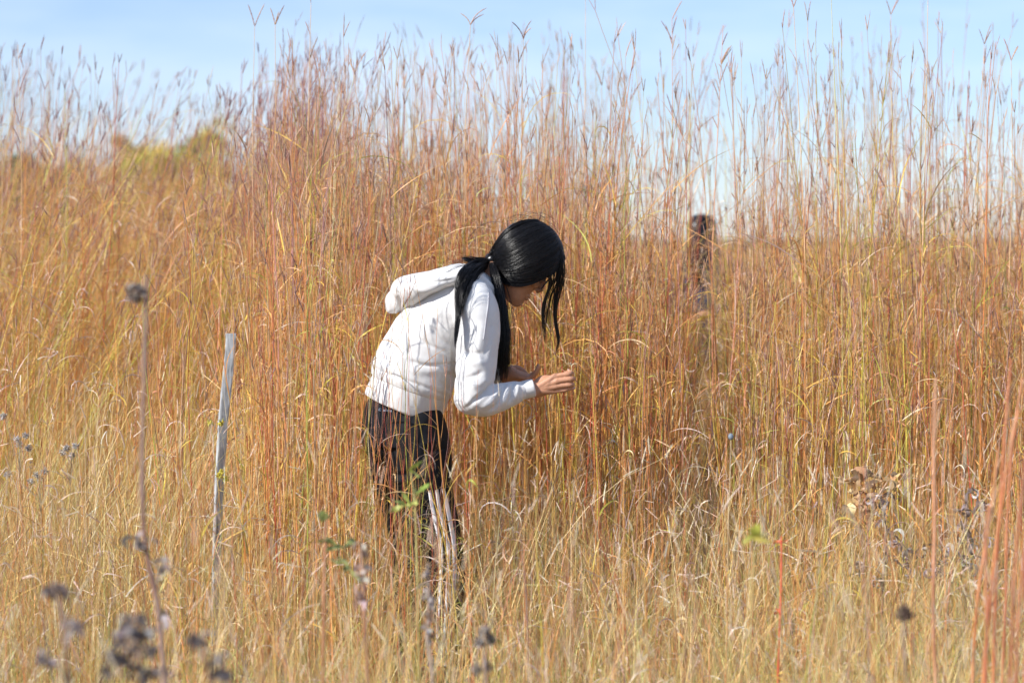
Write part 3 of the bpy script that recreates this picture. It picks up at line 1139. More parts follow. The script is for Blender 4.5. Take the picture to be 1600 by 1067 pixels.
# fly-away hairs
fl = [bundle([(800, 352, -.03, 16, .05), (830, 343, -.03, 18, .05), (862, 352, -.03, 14, .05), (880, 385, -.03, 8, .03)], 26, wander=1.2, fray=.5),
      bundle([(776, 380, -.04, 12, .04), (768, 398, -.04, 8, .03), (755, 425, -.08, 14, .03), (742, 455, -.12, 22, .02)], 16, wander=1.0, fray=.5),
      bundle([(875, 400, -.02, 6, .03), (883, 440, -.02, 6, .03), (880, 490, -.02, 8, .02), (884, 530, -.02, 8, .02)], 9, wander=1.2, fray=.8)]
strand_mesh('loose_hairs', M_HAIR, hair, fl, .00035)
def lay(rows):
    out = []
    for r in rows:
        h_ = surf(B_HOOD, r[0], r[1], 0) if r[0] < 752 else None
        d_ = min(r[2], h_[0].y - 7.0 - .009) if h_ else r[2]
        out.append((r[0], r[1], d_, r[3], min(r[4], .011)))
    return out


pt = [bundle(lay([(768, 409, -.015, 4, .010), (756, 411, -.035, 7, .016), (741, 416, -.06, 10, .022), (727, 428, -.085, 11, .026), (719, 446, -.135, 8, .028), (717, 466, -.19, 6, .020), (716, 492, -.245, 4, .014), (713, 520, -.262, 3.0, .008), (711, 545, -.27, 1.2, .004)]), 210, fray=.7),
      bundle(lay([(768, 411, -.015, 4, .010), (757, 415, -.04, 7, .018), (745, 423, -.07, 9, .022), (735, 436, -.10, 9, .024), (728, 452, -.165, 7, .020), (723, 470, -.215, 4.5, .014), (719, 492, -.25, 3, .008)]), 170, fray=.9),
      bundle([(768, 408, -.01, 4, .010), (755, 407, -.03, 6, .014), (740, 407, -.04, 6, .014), (729, 404, -.05, 4, .012), (719, 401, -.05, 2.2, .006)], 70, fray=.8),
      bundle(lay([(768, 408, -.01, 4, .010), (752, 409, -.03, 6, .014), (735, 412, -.05, 7, .016), (722, 415, -.06, 8, .016), (706, 420, -.07, 8, .01), (690, 426, -.075, 6, .006)]), 26, fray=1.2),
      bundle([(768, 411, -.01, 4, .010), (771, 420, -.055, 6, .015), (775, 436, -.08, 7.5, .018), (781, 460, -.095, 8, .022), (784, 490, -.10, 9, .024), (786, 530, -.105, 11.5, .026), (784, 570, -.105, 13, .026), (781, 601, -.10, 12.5, .022)], 620, fray=.25),
      bundle([(768, 411, -.01, 4, .010), (774, 426, -.04, 7, .015), (782, 450, -.06, 9, .018), (790, 490, -.08, 10, .02), (795, 540, -.09, 7, .02), (797, 590, -.09, 6, .02)], 26, fray=1.2)]

# lay the first two locks over the shoulder rather than through it
tail = strand_mesh('ponytail', M_HAIR, hair, pt, .0007)
V, F = [], []
c = P(768, 409.5, -.012)
for k in range(3):
    ring(V, F, c + Vector((-.003 + .003 * k, 0, .0)), (0, 1.0, 0), (.25, 0, .97), .012, .011, .0022, 20)
mesh_obj('hair_tie', V, F, M_DARK, hair)

# ------------------------------------------------------------------ second person, far back among the stalks
B2 = 13.5
K2 = F_PX / B2
c2 = P(1103, 400, 0, B2)
person2 = empty('person', (c2.x, c2.y, 0), 'person with dark hair and navy top standing far back, almost hidden by the tall grass', 'person')
HX, HZ = c2.x, 1.255


def HM2(f, s_, u):
    return np.array((HX - .02 + .55 * f + .835 * s_, B2 + .835 * f - .55 * s_, HZ + u))


def Q2(x, z, dy, ra, rb):
    return (x, z, dy, ra, rb)


def wpath(rows, n=14):
    q = lerp_path(rows, n)
    return [np.array((HX + a[0], B2 + a[2], a[1])) for a in q], q[:, 3], q[:, 4]


V, F = [], []
head_shape(V, F, HM2)
loft(V, F, *wpath([(0, 1.31, .02, .048, .048), (0, 1.24, .03, .052, .05)], 5))
loft(V, F, *wpath([(0, .80, .02, .14, .10), (0, 1.0, .02, .12, .09), (0, 1.14, .02, .15, .10), (0, 1.22, .02, .13, .07)]))
ARM_L = [(-.155, 1.19, .02, .042, .042), (-.185, 1.02, .0, .038, .038), (-.19, .92, -.02, .034, .034), (-.13, .88, -.16, .027, .027), (-.07, .90, -.22, .022, .02)]
ARM_R = [(.155, 1.19, .02, .042, .042), (.19, 1.02, .02, .038, .038), (.20, .92, .0, .034, .034), (.20, .80, -.06, .027, .027), (.195, .70, -.09, .022, .02)]
for A_ in (ARM_L, ARM_R):
    loft(V, F, *wpath(A_, 18), n=14)
    ex, ez, ey = A_[-1][0], A_[-1][1], A_[-1][2]
    d = np.array(A_[-1][:3]) - np.array(A_[-2][:3])
    d = d / np.linalg.norm(d)
    dv = np.array((d[0], d[2], d[1]))
    p0 = np.array((HX + ex, B2 + ey, ez))
    side = np.cross(dv, (0, 0, 1.0))
    side = side / (np.linalg.norm(side) + 1e-6)
    loft(V, F, [p0, p0 + dv * .05, p0 + dv * .085], [.02, .028, .03], [.014, .014, .012], n=12)
    for k, ln in ((-1.5, .055), (-.5, .068), (.5, .07), (1.5, .06)):
        q0 = p0 + dv * .08 + side * k * .019
        loft(V, F, [q0, q0 + dv * ln * .5, q0 + dv * ln + np.array((0, 0, -.012))], [.009, .0085, .007], [.009, .0085, .007], n=8)
    q0 = p0 + dv * .02 + side * .03
    loft(V, F, [q0, q0 + dv * .03 + side * .016, q0 + dv * .058 + side * .018], [.011, .010, .008], [.011, .010, .008], n=8)
for sx in (-1, 1):
    loft(V, F, *wpath([(sx * .08, .80, .02, .085, .09), (sx * .09, .62, .02, .07, .075), (sx * .095, .42, .0, .05, .055), (sx * .095, .26, .02, .047, .05), (sx * .10, .07, .03, .03, .033)], 16), n=16)
a, b_, c_ = fuse(V, F, .005, 3)
mesh_obj('body', a, b_, M_SKIN, person2)
V, F = [], []
loft(V, F, *wpath([(0, .76, .02, .165, .125), (0, .90, .02, .155, .118), (0, 1.06, .02, .160, .118), (0, 1.17, .02, .165, .11), (0, 1.235, .02, .10, .075)], 16), n=24)
for A_ in (ARM_L, ARM_R):
    loft(V, F, *wpath([(q[0], q[1], q[2], q[3] + .012, q[4] + .012) for q in A_[:4]], 16), n=16)
a, b_, c_ = fuse(V, F, .006, 4)
a = a + c_ * (soft_noise(a, 22, 31) * .005)[:, None]
mesh_obj('shirt', a, b_, M_NAVY, person2)
V, F = [], []
loft(V, F, *wpath([(0, .70, .02, .155, .125), (0, .82, .02, .150, .12)], 6), n=24)
for sx in (-1, 1):
    loft(V, F, *wpath([(sx * .08, .78, .02, .095, .105), (sx * .09, .62, .02, .082, .088), (sx * .095, .42, .0, .066, .07), (sx * .095, .26, .02, .062, .066), (sx * .10, .08, .03, .055, .06)], 16), n=16)
a, b_, c_ = fuse(V, F, .006, 3)
mesh_obj('trousers', a, b_, M_JEAN, person2)
for sx in (-1, 1):
    V, F = [], []
    loft(V, F, [(HX + sx * .10, B2 + .06, .05), (HX + sx * .10, B2, .055), (HX + sx * .105, B2 - .08, .04), (HX + sx * .11, B2 - .15, .03)], [.04, .045, .036, .026], [.036, .04, .045, .04], n=14, ref=(1, 0, 0))
    mesh_obj('shoe', V, F, M_SHOE, person2)
V, F = [], []
head_shape(V, F, HM2, .012, face=False, rows=[r for r in HEAD_ROWS if r[0] > .07])
loft(V, F, [HM2(-.07, 0, .16), HM2(-.085, 0, .06), HM2(-.09, 0, -.05), HM2(-.085, 0, -.16)], [.05, .05, .045, .03], [.07, .075, .07, .05], n=18)
a, b_, c_ = fuse(V, F, .005, 4)
rel = a - HM2(0, 0, 0)
ff = rel @ (HM2(1, 0, 0) - HM2(0, 0, 0))
ok = ~((ff > .035) & (rel[:, 2] < .155))
q = b_[ok[b_].all(1)]
used, inv = np.unique(q, return_inverse=True)
h2 = mesh_obj('hair', a[used], inv.reshape(-1, 4), M_HAIR, person2)
mod = h2.modifiers.new('t', 'SOLIDIFY')
mod.thickness = .006
mod.offset = -1
for sd in (-1, 1):
    small('eye', M_EYE, lambda v_, f_: ball(v_, f_, HM2(.0705, sd * .031, .1125), .0115, 12), person2)


# ================================================================== ground and grass
M_SOIL = noisy('soil_and_litter', (.10, .07, .03), (.26, .19, .10), 6, rough=.95, spec=.1, bstr=.8, bdist=.03)
xs = np.concatenate([[-900, -300, -100, -40], np.linspace(-15, 15, 31), [40, 100, 300, 900]])
ys = np.concatenate([[-60, -10, -3], np.linspace(0, 24, 25), [30, 45, 80, 160, 400, 1400]])
gx, gy = np.meshgrid(xs, ys)
gz = -.015 + .012 * np.sin(gx * 1.7 + 1) * np.sin(gy * 1.3)
gv_ = np.stack([gx, gy, gz], -1).reshape(-1, 3)
idx = np.arange(len(gv_)).reshape(gx.shape)
gf_ = np.stack([idx[:-1, :-1], idx[:-1, 1:], idx[1:, 1:], idx[1:, :-1]], -1).reshape(-1, 4)
tag(mesh_obj('ground', gv_, gf_, M_SOIL), 'straw coloured soil under the prairie grass', 'ground', kind='structure')


def stalk_field(soup, K, y0, y1, px0, px1, lean=(.02, .05), tall_share=.2, **kw):
    kw.setdefault('r0', .0030)
    x, y, px = scatter(K, y0, y1, px0, px1)
    # stalks stand in loose clumps
    m = rng.random(K) < .45
    cx_, cy_ = rng.choice(K, K), None
    j = cx_ // 6 * 6 % K
    x = np.where(m, x[j] + rng.normal(0, .035, K), x)
    y = np.where(m, y[j] + rng.normal(0, .05, K), y)
    px = 800 + x / y * F_PX
    m = ~((np.abs(px - 1102) < 20) & (rng.random(K) < .95))
    x, y, px = x[m], y[m], px[m]
    K = len(x)
    top = H_CAM + (HORIZON - env(px, TIPS)) * y / F_PX
    mass = H_CAM + (HORIZON - env(px, MASS)) * y / F_PX
    u = rng.random(K)
    H = np.where(u > tall_share, mass * rng.uniform(.74, 1.0, K), mass + (top - mass) * rng.uniform(.1, 1.08, K))
    H = np.minimum(H, 2.9)
    lx = rng.normal(lean[0], lean[1], K)
    left = np.clip((480 - px) / 250, 0, 1)
    lx = lx + left * rng.uniform(.0, .30, K) * (y > 8)
    ly = rng.normal(0, .05, K)
    return tall_stalks(soup, x, y, H, lx, ly, **kw)


tall = Soup()
stalk_field(tall, 430, 7.55, 8.6, 420, 960, lean=(.0, .04), n_leaf=7, branch=2)
stalk_field(tall, 760, 7.55, 8.8, 940, 1990, lean=(.0, .04), n_leaf=7, branch=2, tall_share=.34)
stalk_field(tall, 980, 8.6, 11.0, 330, 940, lean=(.0, .045), n_leaf=6, branch=2)
stalk_field(tall, 1150, 8.8, 12.0, 940, 1990, lean=(.0, .045), n_leaf=6, branch=2, tall_share=.30)
stalk_field(tall, 420, 11.0, 13.5, 300, 940, lean=(.0, .045), n_leaf=5, branch=2)
stalk_field(tall, 340, 8.3, 10.5, -360, 430, lean=(.03, .06), n_leaf=7, leaf_len=(.2, .5), branch=2, hpal=PAL_PURPLE)
stalk_field(tall, 1700, 10.5, 16.0, -360, 520, lean=(.04, .07), n_leaf=6, leaf_len=(.2, .5), branch=2, hpal=PAL_PURPLE, tall_share=.15)
# a darker, wine coloured clump bending with the wind
K = 64
y = rng.uniform(8.8, 10.2, K)
px = rng.normal(432, 46, K)
H = H_CAM + (HORIZON - rng.uniform(70, 230, K)) * y / F_PX
tall_stalks(tall, (px - 800) / F_PX * y, y, H, rng.uniform(.03, .15, K), rng.normal(0, .03, K), r0=.0026, n_leaf=5, branch=5,
            pal=[(2, (.55, .27, .20)), (1, (.70, .40, .22))], hpal=[(3, (.30, .14, .16)), (2, (.38, .19, .18)), (1, (.24, .11, .15))])
# upright purple brown heads standing along the left edge, bowing to the right near the trees
for K, pa, pb, e0, e1, l0, l1 in ((85, -260, 175, 80, 235, .0, .07), (60, 150, 345, 165, 250, .08, .24)):
    y = rng.uniform(8.6, 10.6, K)
    px = rng.uniform(pa, pb, K)
    H = H_CAM + (HORIZON - rng.uniform(e0, e1, K)) * y / F_PX
    tall_stalks(tall, (px - 800) / F_PX * y, y, H, rng.uniform(l0, l1, K), rng.normal(0, .03, K), r0=.0025, n_leaf=5, branch=3,
                hpal=[(3, (.32, .15, .15)), (2, (.42, .21, .18)), (1, (.26, .12, .15))])
tag(tall.build('tall_grass', M_GRASS), 'wall of tall orange and tan prairie grass behind the bending person', 'grass', kind='stuff')

mid = Soup()


def blades(soup, K, y0, y1, px0, px1, h, spread=.25, pal=PAL_LEAF, w=.0030, lx=0.0, bend=(.1, 1.6), seed=0, N=8, patch=.16, culm=.45):
    x, y, px = scatter(K, y0, y1, px0, px1)
    # trodden grass where she stands
    m = ~((px > 600) & (px < 745) & (y > 4.9) & (y < 7.0) & (rng.random(K) < np.where(y > 6.1, .84, .35))) & ~((np.abs(px - 1099) < 28) & (y > 7.5) & (y < 13.5) & (rng.random(K) < .8))
    x, y, px = x[m], y[m], px[m]
    K = len(x)
    hs = np.where((px > 590) & (px < 750) & (y < 7.0) & (y > 6.1), .78, 1.0)
    clump = np.sin(x * 5.1 + 2 * np.sin(y * 2.3)) * np.sin(y * 4.3 + x) * patch + np.sin(x * 11 + y * 7) * patch * .5
    H = rng.uniform(h[0], h[1], K) * (1 + clump) * hs
    straw(soup, x, y, H, spread, w, pal, bend, N, lx, seed, culm)


PAL_MID = [(30, (.84, .40, .11)), (22, (.84, .52, .18)), (14, (.82, .62, .36)), (16, (.82, .60, .10)), (8, (.50, .52, .09)),
           (6, (.58, .18, .10)), (5, (.46, .30, .25))]
blades(mid, 4200, 7.7, 10.5, 420, 1990, (.6, 1.35), .11, PAL_MID, .0019, bend=(.0, .9))
blades(mid, 5200, 10.5, 14.5, 300, 1990, (.7, 1.38), .11, PAL_MID, .0026, bend=(.0, .8))
blades(mid, 3200, 8.0, 11.0, -360, 460, (.7, 1.6), .13, PAL_MID, .0021, lx=.22, bend=(.0, .9))
blades(mid, 6500, 11.0, 17.0, -360, 560, (1.0, 1.9), .13, PAL_MID, .0030, lx=.26, bend=(.0, .9))
tag(mid.build('leafy_grass', M_GRASS), 'long orange and yellow arching leaves filling in between the tall stalks', 'grass', kind='stuff')

far = Soup()
PAL_FAR = [(30, (.74, .43, .20)), (25, (.76, .52, .28)), (15, (.64, .36, .20)), (10, (.58, .48, .16))]
blades(far, 9000, 14.5, 24, -300, 1900, (.85, 1.32), .14, PAL_FAR, .006, N=6)
blades(far, 9000, 24, 48, -300, 1900, (.85, 1.30), .14, PAL_FAR, .011, N=5)
blades(far, 9000, 48, 110, -300, 1900, (.85, 1.27), .14, PAL_FAR, .025, N=5)
tag(far.build('far_grass', M_GRASS), 'rust and straw coloured prairie running back to the horizon', 'grass', kind='stuff')

low = Soup()
blades(low, 11500, 6.3, 7.9, -260, 1860, (.26, .70), .22, PAL_STRAW, .0012, seed=.10, bend=(0, 1.1), patch=.2)
blades(low, 5200, 5.0, 6.3, -260, 1860, (.20, .56), .24, PAL_STRAW, .0012, seed=.10, bend=(0, 1.2), patch=.22)
blades(low, 1500, 3.9, 5.0, -300, 1900, (.3, .66), .20, PAL_STRAW, .0013, seed=.10, bend=(0, 1.2), patch=.25)
blades(low, 420, 3.2, 4.4, -300, 1900, (.45, .82), .16, PAL_STRAW, .0016, seed=.2, bend=(0, .8), patch=.2)
blades(low, 2400, 6.6, 8.6, -300, 420, (.70, 1.0), .15, PAL_STRAW, .0013, lx=.16, bend=(0, .9))
blades(low, 3600, 5.4, 7.6, -300, 1900, (.45, .88), .22, PAL_STRAW, .0011, bend=(.0, 1.8), seed=.35)
PAL_GREEN = [(20, (.30, .42, .07)), (20, (.46, .54, .12)), (10, (.60, .60, .17)), (10, (.70, .58, .20))]
blades(low, 7000, 4.6, 8.2, -300, 1900, (.15, .44), .45, PAL_GREEN, .0015)
PAL_WEED = [(16, (.44, .32, .26)), (12, (.60, .27, .15)), (14, (.30, .22, .20)), (8, (.66, .44, .20))]
blades(low, 520, 3.6, 7.0, -300, 1900, (.4, .85), .12, PAL_WEED, .0016, bend=(0, .5), seed=.8)
PAL_RUST = [(3, (.74, .33, .12)), (2, (.80, .46, .14)), (1, (.60, .18, .10))]
blades(low, 1500, 5.0, 7.8, -300, 1900, (.4, .95), .10, PAL_RUST, .0016, bend=(0, .4), culm=.9)
# curled grey-pink dead leaves caught among the blades
PAL_DEAD = [(20, (.66, .52, .45)), (15, (.74, .58, .45)), (12, (.48, .34, .30)), (10, (.80, .70, .60))]
x, y, px = scatter(4000, 5.4, 10.5, -300, 1900)
K = len(x)
z = rng.uniform(.15, 1.05, K) * np.clip((y - 4.6) / 3.2, .3, 1.5)
p0 = np.stack([x, y, z], -1)
L = rng.uniform(.05, .20, K)
Q = curls(p0, rng.uniform(0, 6.28, K), rng.uniform(-.2, 1.4, K), rng.uniform(1.2, 6.5, K), L, 11, daz=rng.normal(0, 1.4, K))
Q[..., 2] = np.maximum(Q[..., 2], .02)
t = np.linspace(0, 1, 11)[None]
ribbons(low, Q, (.0018 * rng.uniform(.4, 1.3, K))[:, None] * (1 - .8 * t ** 2), np.repeat(pick(PAL_DEAD, K)[:, None], 11, 1), tw1=rng.uniform(-5, 5, K))
tag(low.build('straw_grass', M_STRAW), 'short straw coloured grass with green tufts across the near ground', 'grass', kind='stuff')

fore = Soup()


def thin_stalks(soup, K, y0, y1, px0, px1, ytop, **kw):
    """stalks whose tips reach between the two picture heights given by ytop at their own distance"""
    x, y, px = scatter(K, y0, y1, px0, px1)
    m = ~(((np.abs(px - 1103) < 26) & (rng.random(K) < .9)) | ((np.abs(px - 352) < 16) & (y < 6.85)) | ((np.abs(px - 695) < 32) & (y < 7.0) & (rng.random(K) < .6)))
    x, y, px = x[m], y[m], px[m]
    K = len(x)
    e = rng.uniform(ytop[0], ytop[1], K)
    H = H_CAM + (HORIZON - e) * y / F_PX
    kw.setdefault('n_leaf', 3)
    kw.setdefault('leaf_len', (.05, .16))
    kw.setdefault('branch', 1)
    tall_stalks(soup, x, y, H, rng.normal(0.0, .07, K), rng.normal(0, .05, K), **kw)


thin_stalks(fore, 52, 6.2, 6.7, 545, 740, (540, 760), r0=.0019, heads=False, leaf_w=.0019)
thin_stalks(fore, 10, 6.3, 6.7, 590, 715, (330, 500), r0=.0019, n_leaf=2, leaf_w=.0016)
thin_stalks(fore, 150, 6.3, 7.6, 380, 560, (200, 640), r0=.0025, leaf_w=.0022)
thin_stalks(fore, 60, 6.8, 7.8, 250, 400, (330, 640), r0=.0023, leaf_w=.0022)
thin_stalks(fore, 330, 6.7, 7.7, 905, 1960, (380, 700), r0=.0023, leaf_w=.0022)
thin_stalks(fore, 120, 5.3, 6.6, -260, 1900, (640, 860), r0=.0018, heads=False, leaf_w=.0020)
thin_stalks(fore, 60, 6.7, 7.7, -260, 260, (430, 660), r0=.0023, leaf_w=.0022)
tag(fore.build('thin_grass', M_GRASS), 'thin orange and yellow stems rising around and in front of the person', 'grass', kind='stuff')


# ================================================================== single plants one can point to
def one_tube(name, pts, r, c, parent, mat=None, sides=6, n=24):
    """pts: world points; r: radii at the points"""
    q = lerp_path([(*p, rr) for p, rr in zip(pts, r)], n)
    s_ = Soup()
    col = np.broadcast_to(np.array(c, float), (1, n, 3)).copy()
    seg_ = np.floor(np.arange(n) / 5.0)
    col = col * (1 + .07 * np.sin(np.arange(n) * 1.7) + .16 * np.sin(seg_ * 2.6))[None, :, None] * (1 + np.array([0, .10, .16]) * np.sin(seg_ * 1.9 + 1)[:, None])[None]
    if n >= 20:
        q[4::5, 3] *= 1.35
    tubes(s_, q[None, :, :3], q[None, :, 3], col, sides)
    return s_.build(name, mat or M_STEM, parent)


def curled_leaves(name, pts, n_each, L, W, pal, parent, droop=(1.5, 5.0), N=12, cup=True):
    s_ = Soup()
    for p in pts:
        K = n_each
        p0_ = np.repeat(np.array(p)[None], K, 0)
        az = rng.uniform(0, 6.28, K)
        Lk = rng.uniform(*L, K)
        Qk = curls(p0_, az, rng.uniform(-.3, 1.1, K), rng.uniform(*droop, K), Lk, N, daz=rng.normal(0, .9, K))
        Qk[..., 2] = np.maximum(Qk[..., 2], .02)
        t_ = np.linspace(0, 1, N)[None]
        Wk = rng.uniform(*W, K)[:, None] * (np.sin(np.pi * np.clip(t_ * .93 + .06, 0, 1)) ** .7)
        Wk = Wk * (1 + .25 * np.sin(t_ * 17 + rng.uniform(0, 6, (K, 1))))
        ribbons(s_, Qk, Wk, np.repeat(pick(pal, K)[:, None], N, 1), tw1=rng.uniform(-3.5, 3.5, K))
    return s_.build(name, M_GRASS, parent)


def seed_clump(name, p, r, n, pal, parent, L=(.006, .016), w=.0016):
    """a bristly round seed head of many short chaffy spikes on a core"""
    s_ = Soup()
    K = n
    d = nrm(rng.normal(0, 1, (K, 3)))
    c = np.array(p)
    t_ = np.linspace(0, 1, 4)[None, :, None]
    LL = rng.uniform(*L, (K, 1, 1))
    Qk = c + d[:, None] * (r * rng.uniform(.45, .8, (K, 1, 1)) + LL * t_)
    Qk = Qk + rng.normal(0, .0012, Qk.shape)
    tubes(s_, Qk, np.repeat(w * np.array([[1.0, 1.2, .8, .25]]), K, 0), np.repeat(pick(pal, K)[:, None], 4, 1), 3)
    u_ = np.linspace(-.7, .7, 7)[None, :, None]
    core = c + np.array([0, 0, .7]) * u_ * r
    tubes(s_, core, np.array([[.1, .4, .55, .6, .5, .35, .1]]) * r, np.repeat(pick(pal, 1)[:, None], 7, 1), 9)
    return s_.build(name, M_GRASS, parent)


def rooted(pts_px, base):
    """world points of a stem traced in the photo at distance base, carried down to the ground"""
    w_ = [P(a, b, 0, base) for a, b in pts_px]
    l = w_[-1]
    k = w_[-2]
    if l.z > .02:
        dx = (l.x - k.x) / max(.05, k.z - l.z)
        w_.append(Vector((l.x + dx * l.z * .35, base, l.z * .5)))
        w_.append(Vector((l.x + dx * l.z * .45, base, -.01)))
    return w_


def plant(name, pts_px, base, label, cat, r=(.002, .004), c=(.5, .35, .25), group=None):
    w_ = rooted(pts_px, base)
    e = empty(name, (w_[-1].x, w_[-1].y, 0), label, cat, group)
    one_tube('stem', w_, np.linspace(r[0], r[1], len(w_)), c, e)
    return e, w_


PAL_GREY = [(20, (.32, .27, .25)), (14, (.46, .42, .41)), (14, (.16, .12, .11)), (8, (.62, .59, .58)), (8, (.36, .25, .17))]
PAL_BROWN = [(16, (.46, .29, .15)), (18, (.70, .48, .25)), (8, (.22, .13, .08)), (16, (.78, .58, .35))]

# dried flower stalk, out of focus at the left
e, w_ = plant('dried_flower_stalk', [(229, 432), (228, 480), (226, 560), (223, 650), (222, 740), (224, 820), (232, 880), (244, 930), (252, 1000), (258, 1067)], 4.3,
              'tall brown dead flower stalk with a drooping grey seed head, left of the stake', 'dried flower', (.0032, .0058), (.30, .19, .16))
one_tube('head_stalk', [P(228, 462, 0, 4.3), P(222, 452, 0, 4.3), P(215, 455, 0, 4.3)], [.003, .0028, .004], (.34, .24, .2), e, n=8)
seed_clump('seed_head', P(212, 458, 0, 4.3), .017, 150, PAL_GREY, e, L=(.006, .012))
curled_leaves('leaves', [P(208, 840, .02, 4.3), P(228, 850, 0, 4.3), P(248, 876, -.02, 4.3), P(252, 890, .03, 4.3), P(250, 960, 0, 4.3)], 4, (.02, .05), (.004, .007), PAL_GREY, e)
# dark withered weeds along the bottom left
for pts, base, lab, lv in (
        ([(212, 965), (214, 1010), (222, 1067)], 3.5, 'dark withered weed with grey curled leaves at the foot of the tall dead flower stalk', [(212, 968), (200, 985), (185, 1000), (190, 1028), (222, 990), (232, 1015), (172, 1022), (210, 1044), (240, 1050), (160, 1050)]),
        ([(82, 912), (96, 960), (108, 1067)], 3.6, 'withered brown weed with two dark seed tufts in the lower left corner', [(84, 918), (100, 925), (120, 980), (70, 1030)]),
        ([(300, 985), (312, 1020), (330, 1067)], 3.6, 'small grey withered weed low between the dead flower stalk and the stake', [(310, 1000), (340, 1030), (355, 1050)])):
    e, w_ = plant('withered_weed', pts, base, lab, 'weed', (.002, .0045), (.30, .20, .15))
    curled_leaves('leaves', [P(a, b, rng.uniform(-.03, .03), base) for a, b in lv], 14, (.012, .042), (.0025, .0055), [(3, (.17, .14, .14)), (2, (.27, .23, .23)), (1, (.46, .42, .42))], e)
    for a, b in lv:
        q = P(a, b, 0, base)
        k = min(w_, key=lambda m_: (m_ - q).length)
        one_tube('twig', [k, (k + q) / 2 + Vector((0, 0, .006)), q], [.0018, .0014, .001], (.28, .19, .15), e, n=7)
# brown bristly seed head lower right
e, w_ = plant('coneflower_stalk', [(1413, 962), (1412, 1000), (1416, 1067)], 4.2, 'dead stalk with a round dark brown seed head, low at the right', 'dried flower', (.002, .004), (.34, .24, .18))
seed_clump('seed_head', P(1413, 958, 0, 4.2), .013, 170, [(1, (.16, .10, .08)), (1, (.24, .16, .12))], e, L=(.004, .010))
# weed with a grey head, bottom centre
e, w_ = plant('grey_weed', [(757, 985), (756, 1020), (760, 1067)], 4.5, 'dull grey weed with a clustered seed head at the bottom, right of the striped legging', 'weed', (.002, .004), (.36, .28, .25))
for a, b in ((757, 985), (750, 1003), (766, 1000), (745, 1045), (762, 1040)):
    seed_clump('seed_head', P(a, b, rng.uniform(-.02, .02), 4.5), .008, 60, PAL_GREY, e, L=(.005, .011))
# grey mullein-like spike in front of the legs
e, w_ = plant('seed_spike', [(668, 880), (670, 930), (668, 1000), (676, 1067)], 4.7, 'slender grey seed spike standing in front of the legs', 'weed', (.002, .004), (.34, .26, .22))
curled_leaves('leaves', [P(668 + rng.uniform(-3, 3), b, rng.uniform(-.01, .01), 4.7) for b in range(885, 1010, 9)], 3, (.012, .03), (.003, .006), PAL_GREY, e)
e, w_ = plant('seed_spike', [(563, 850), (566, 890), (569, 950), (575, 1067)], 4.5, 'reddish brown seed spike with pale fluff, left of the legs', 'weed', (.0025, .004), (.42, .24, .17))
curled_leaves('leaves', [P(565 + rng.uniform(-4, 4), b, rng.uniform(-.01, .01), 4.5) for b in range(852, 950, 9)], 3, (.012, .03), (.004, .007), [(2, (.48, .34, .28)), (1, (.6, .54, .5))], e)
# leafy green weeds, out of focus
PAL_LEAFGREEN = [(2, (.32, .38, .13)), (1, (.40, .44, .17)), (1, (.28, .33, .12))]
e, w_ = plant('green_weed', [(512, 800), (508, 850), (506, 930), (505, 1067)], 4.8, 'weed with fresh green leaves on a reddish stem, left of the legs', 'weed', (.0018, .0038), (.50, .24, .14))
curled_leaves('leaves', [P(514, 806, 0, 4.8), P(524, 852, 0, 4.8), P(540, 855, 0, 4.8), P(532, 882, 0, 4.8), P(546, 890, 0, 4.8)], 3, (.03, .055), (.005, .009), PAL_LEAFGREEN, e, droop=(.2, 1.3))
e, w_ = plant('green_weed', [(641, 733), (648, 790), (652, 900), (655, 1067)], 5.2, 'thin weed with small yellow green leaves in front of the thighs', 'weed', (.0014, .0032), (.46, .40, .16))
curled_leaves('leaves', [P(640, 736, 0, 5.2), P(652, 770, 0, 5.2), P(640, 788, 0, 5.2), P(633, 790, 0, 5.2)], 3, (.025, .045), (.004, .007), [(1, (.42, .46, .12)), (1, (.34, .42, .11))], e, droop=(.2, 1.3))
e, w_ = plant('yellow_weed', [(1175, 822), (1177, 860), (1174, 950), (1170, 1067)], 4.4, 'weed topped by a single broad yellow green leaf, right of centre', 'weed', (.0015, .003), (.55, .45, .18))
curled_leaves('leaves', [P(1175, 838, 0, 4.4)], 4, (.03, .05), (.007, .011), [(1, (.50, .47, .10)), (1, (.42, .43, .10))], e, droop=(.2, 1.0))
# vivid red stalk
e, w_ = plant('red_stalk', [(1221, 838), (1221, 880), (1220, 930), (1218, 990), (1215, 1067)], 5.5, 'vivid red plant stem standing alone in the straw, right of centre', 'plant', (.0019, .0024), (.72, .15, .08))
curled_leaves('leaves', [P(1221, 846, 0, 5.5), P(1221, 960, 0, 5.5)], 3, (.02, .035), (.002, .004), [(1, (.78, .13, .07))], e, droop=(.2, 1.5))
# round blue-grey pod
e, w_ = plant('seed_pod_stalk', [(1142, 684), (1141, 740), (1138, 820), (1136, 960)], 6.0, 'thin stem ending in a round blue grey pod, right of the hands', 'plant', (.0010, .002), (.55, .42, .25))
small('pod', noisy('pod', (.13, .17, .21), (.24, .28, .32), 90, rough=.6), lambda v_, f_: ball(v_, f_, P(1142, 682, 0, 6.0), (.0068, .0068, .0088), 14), e)

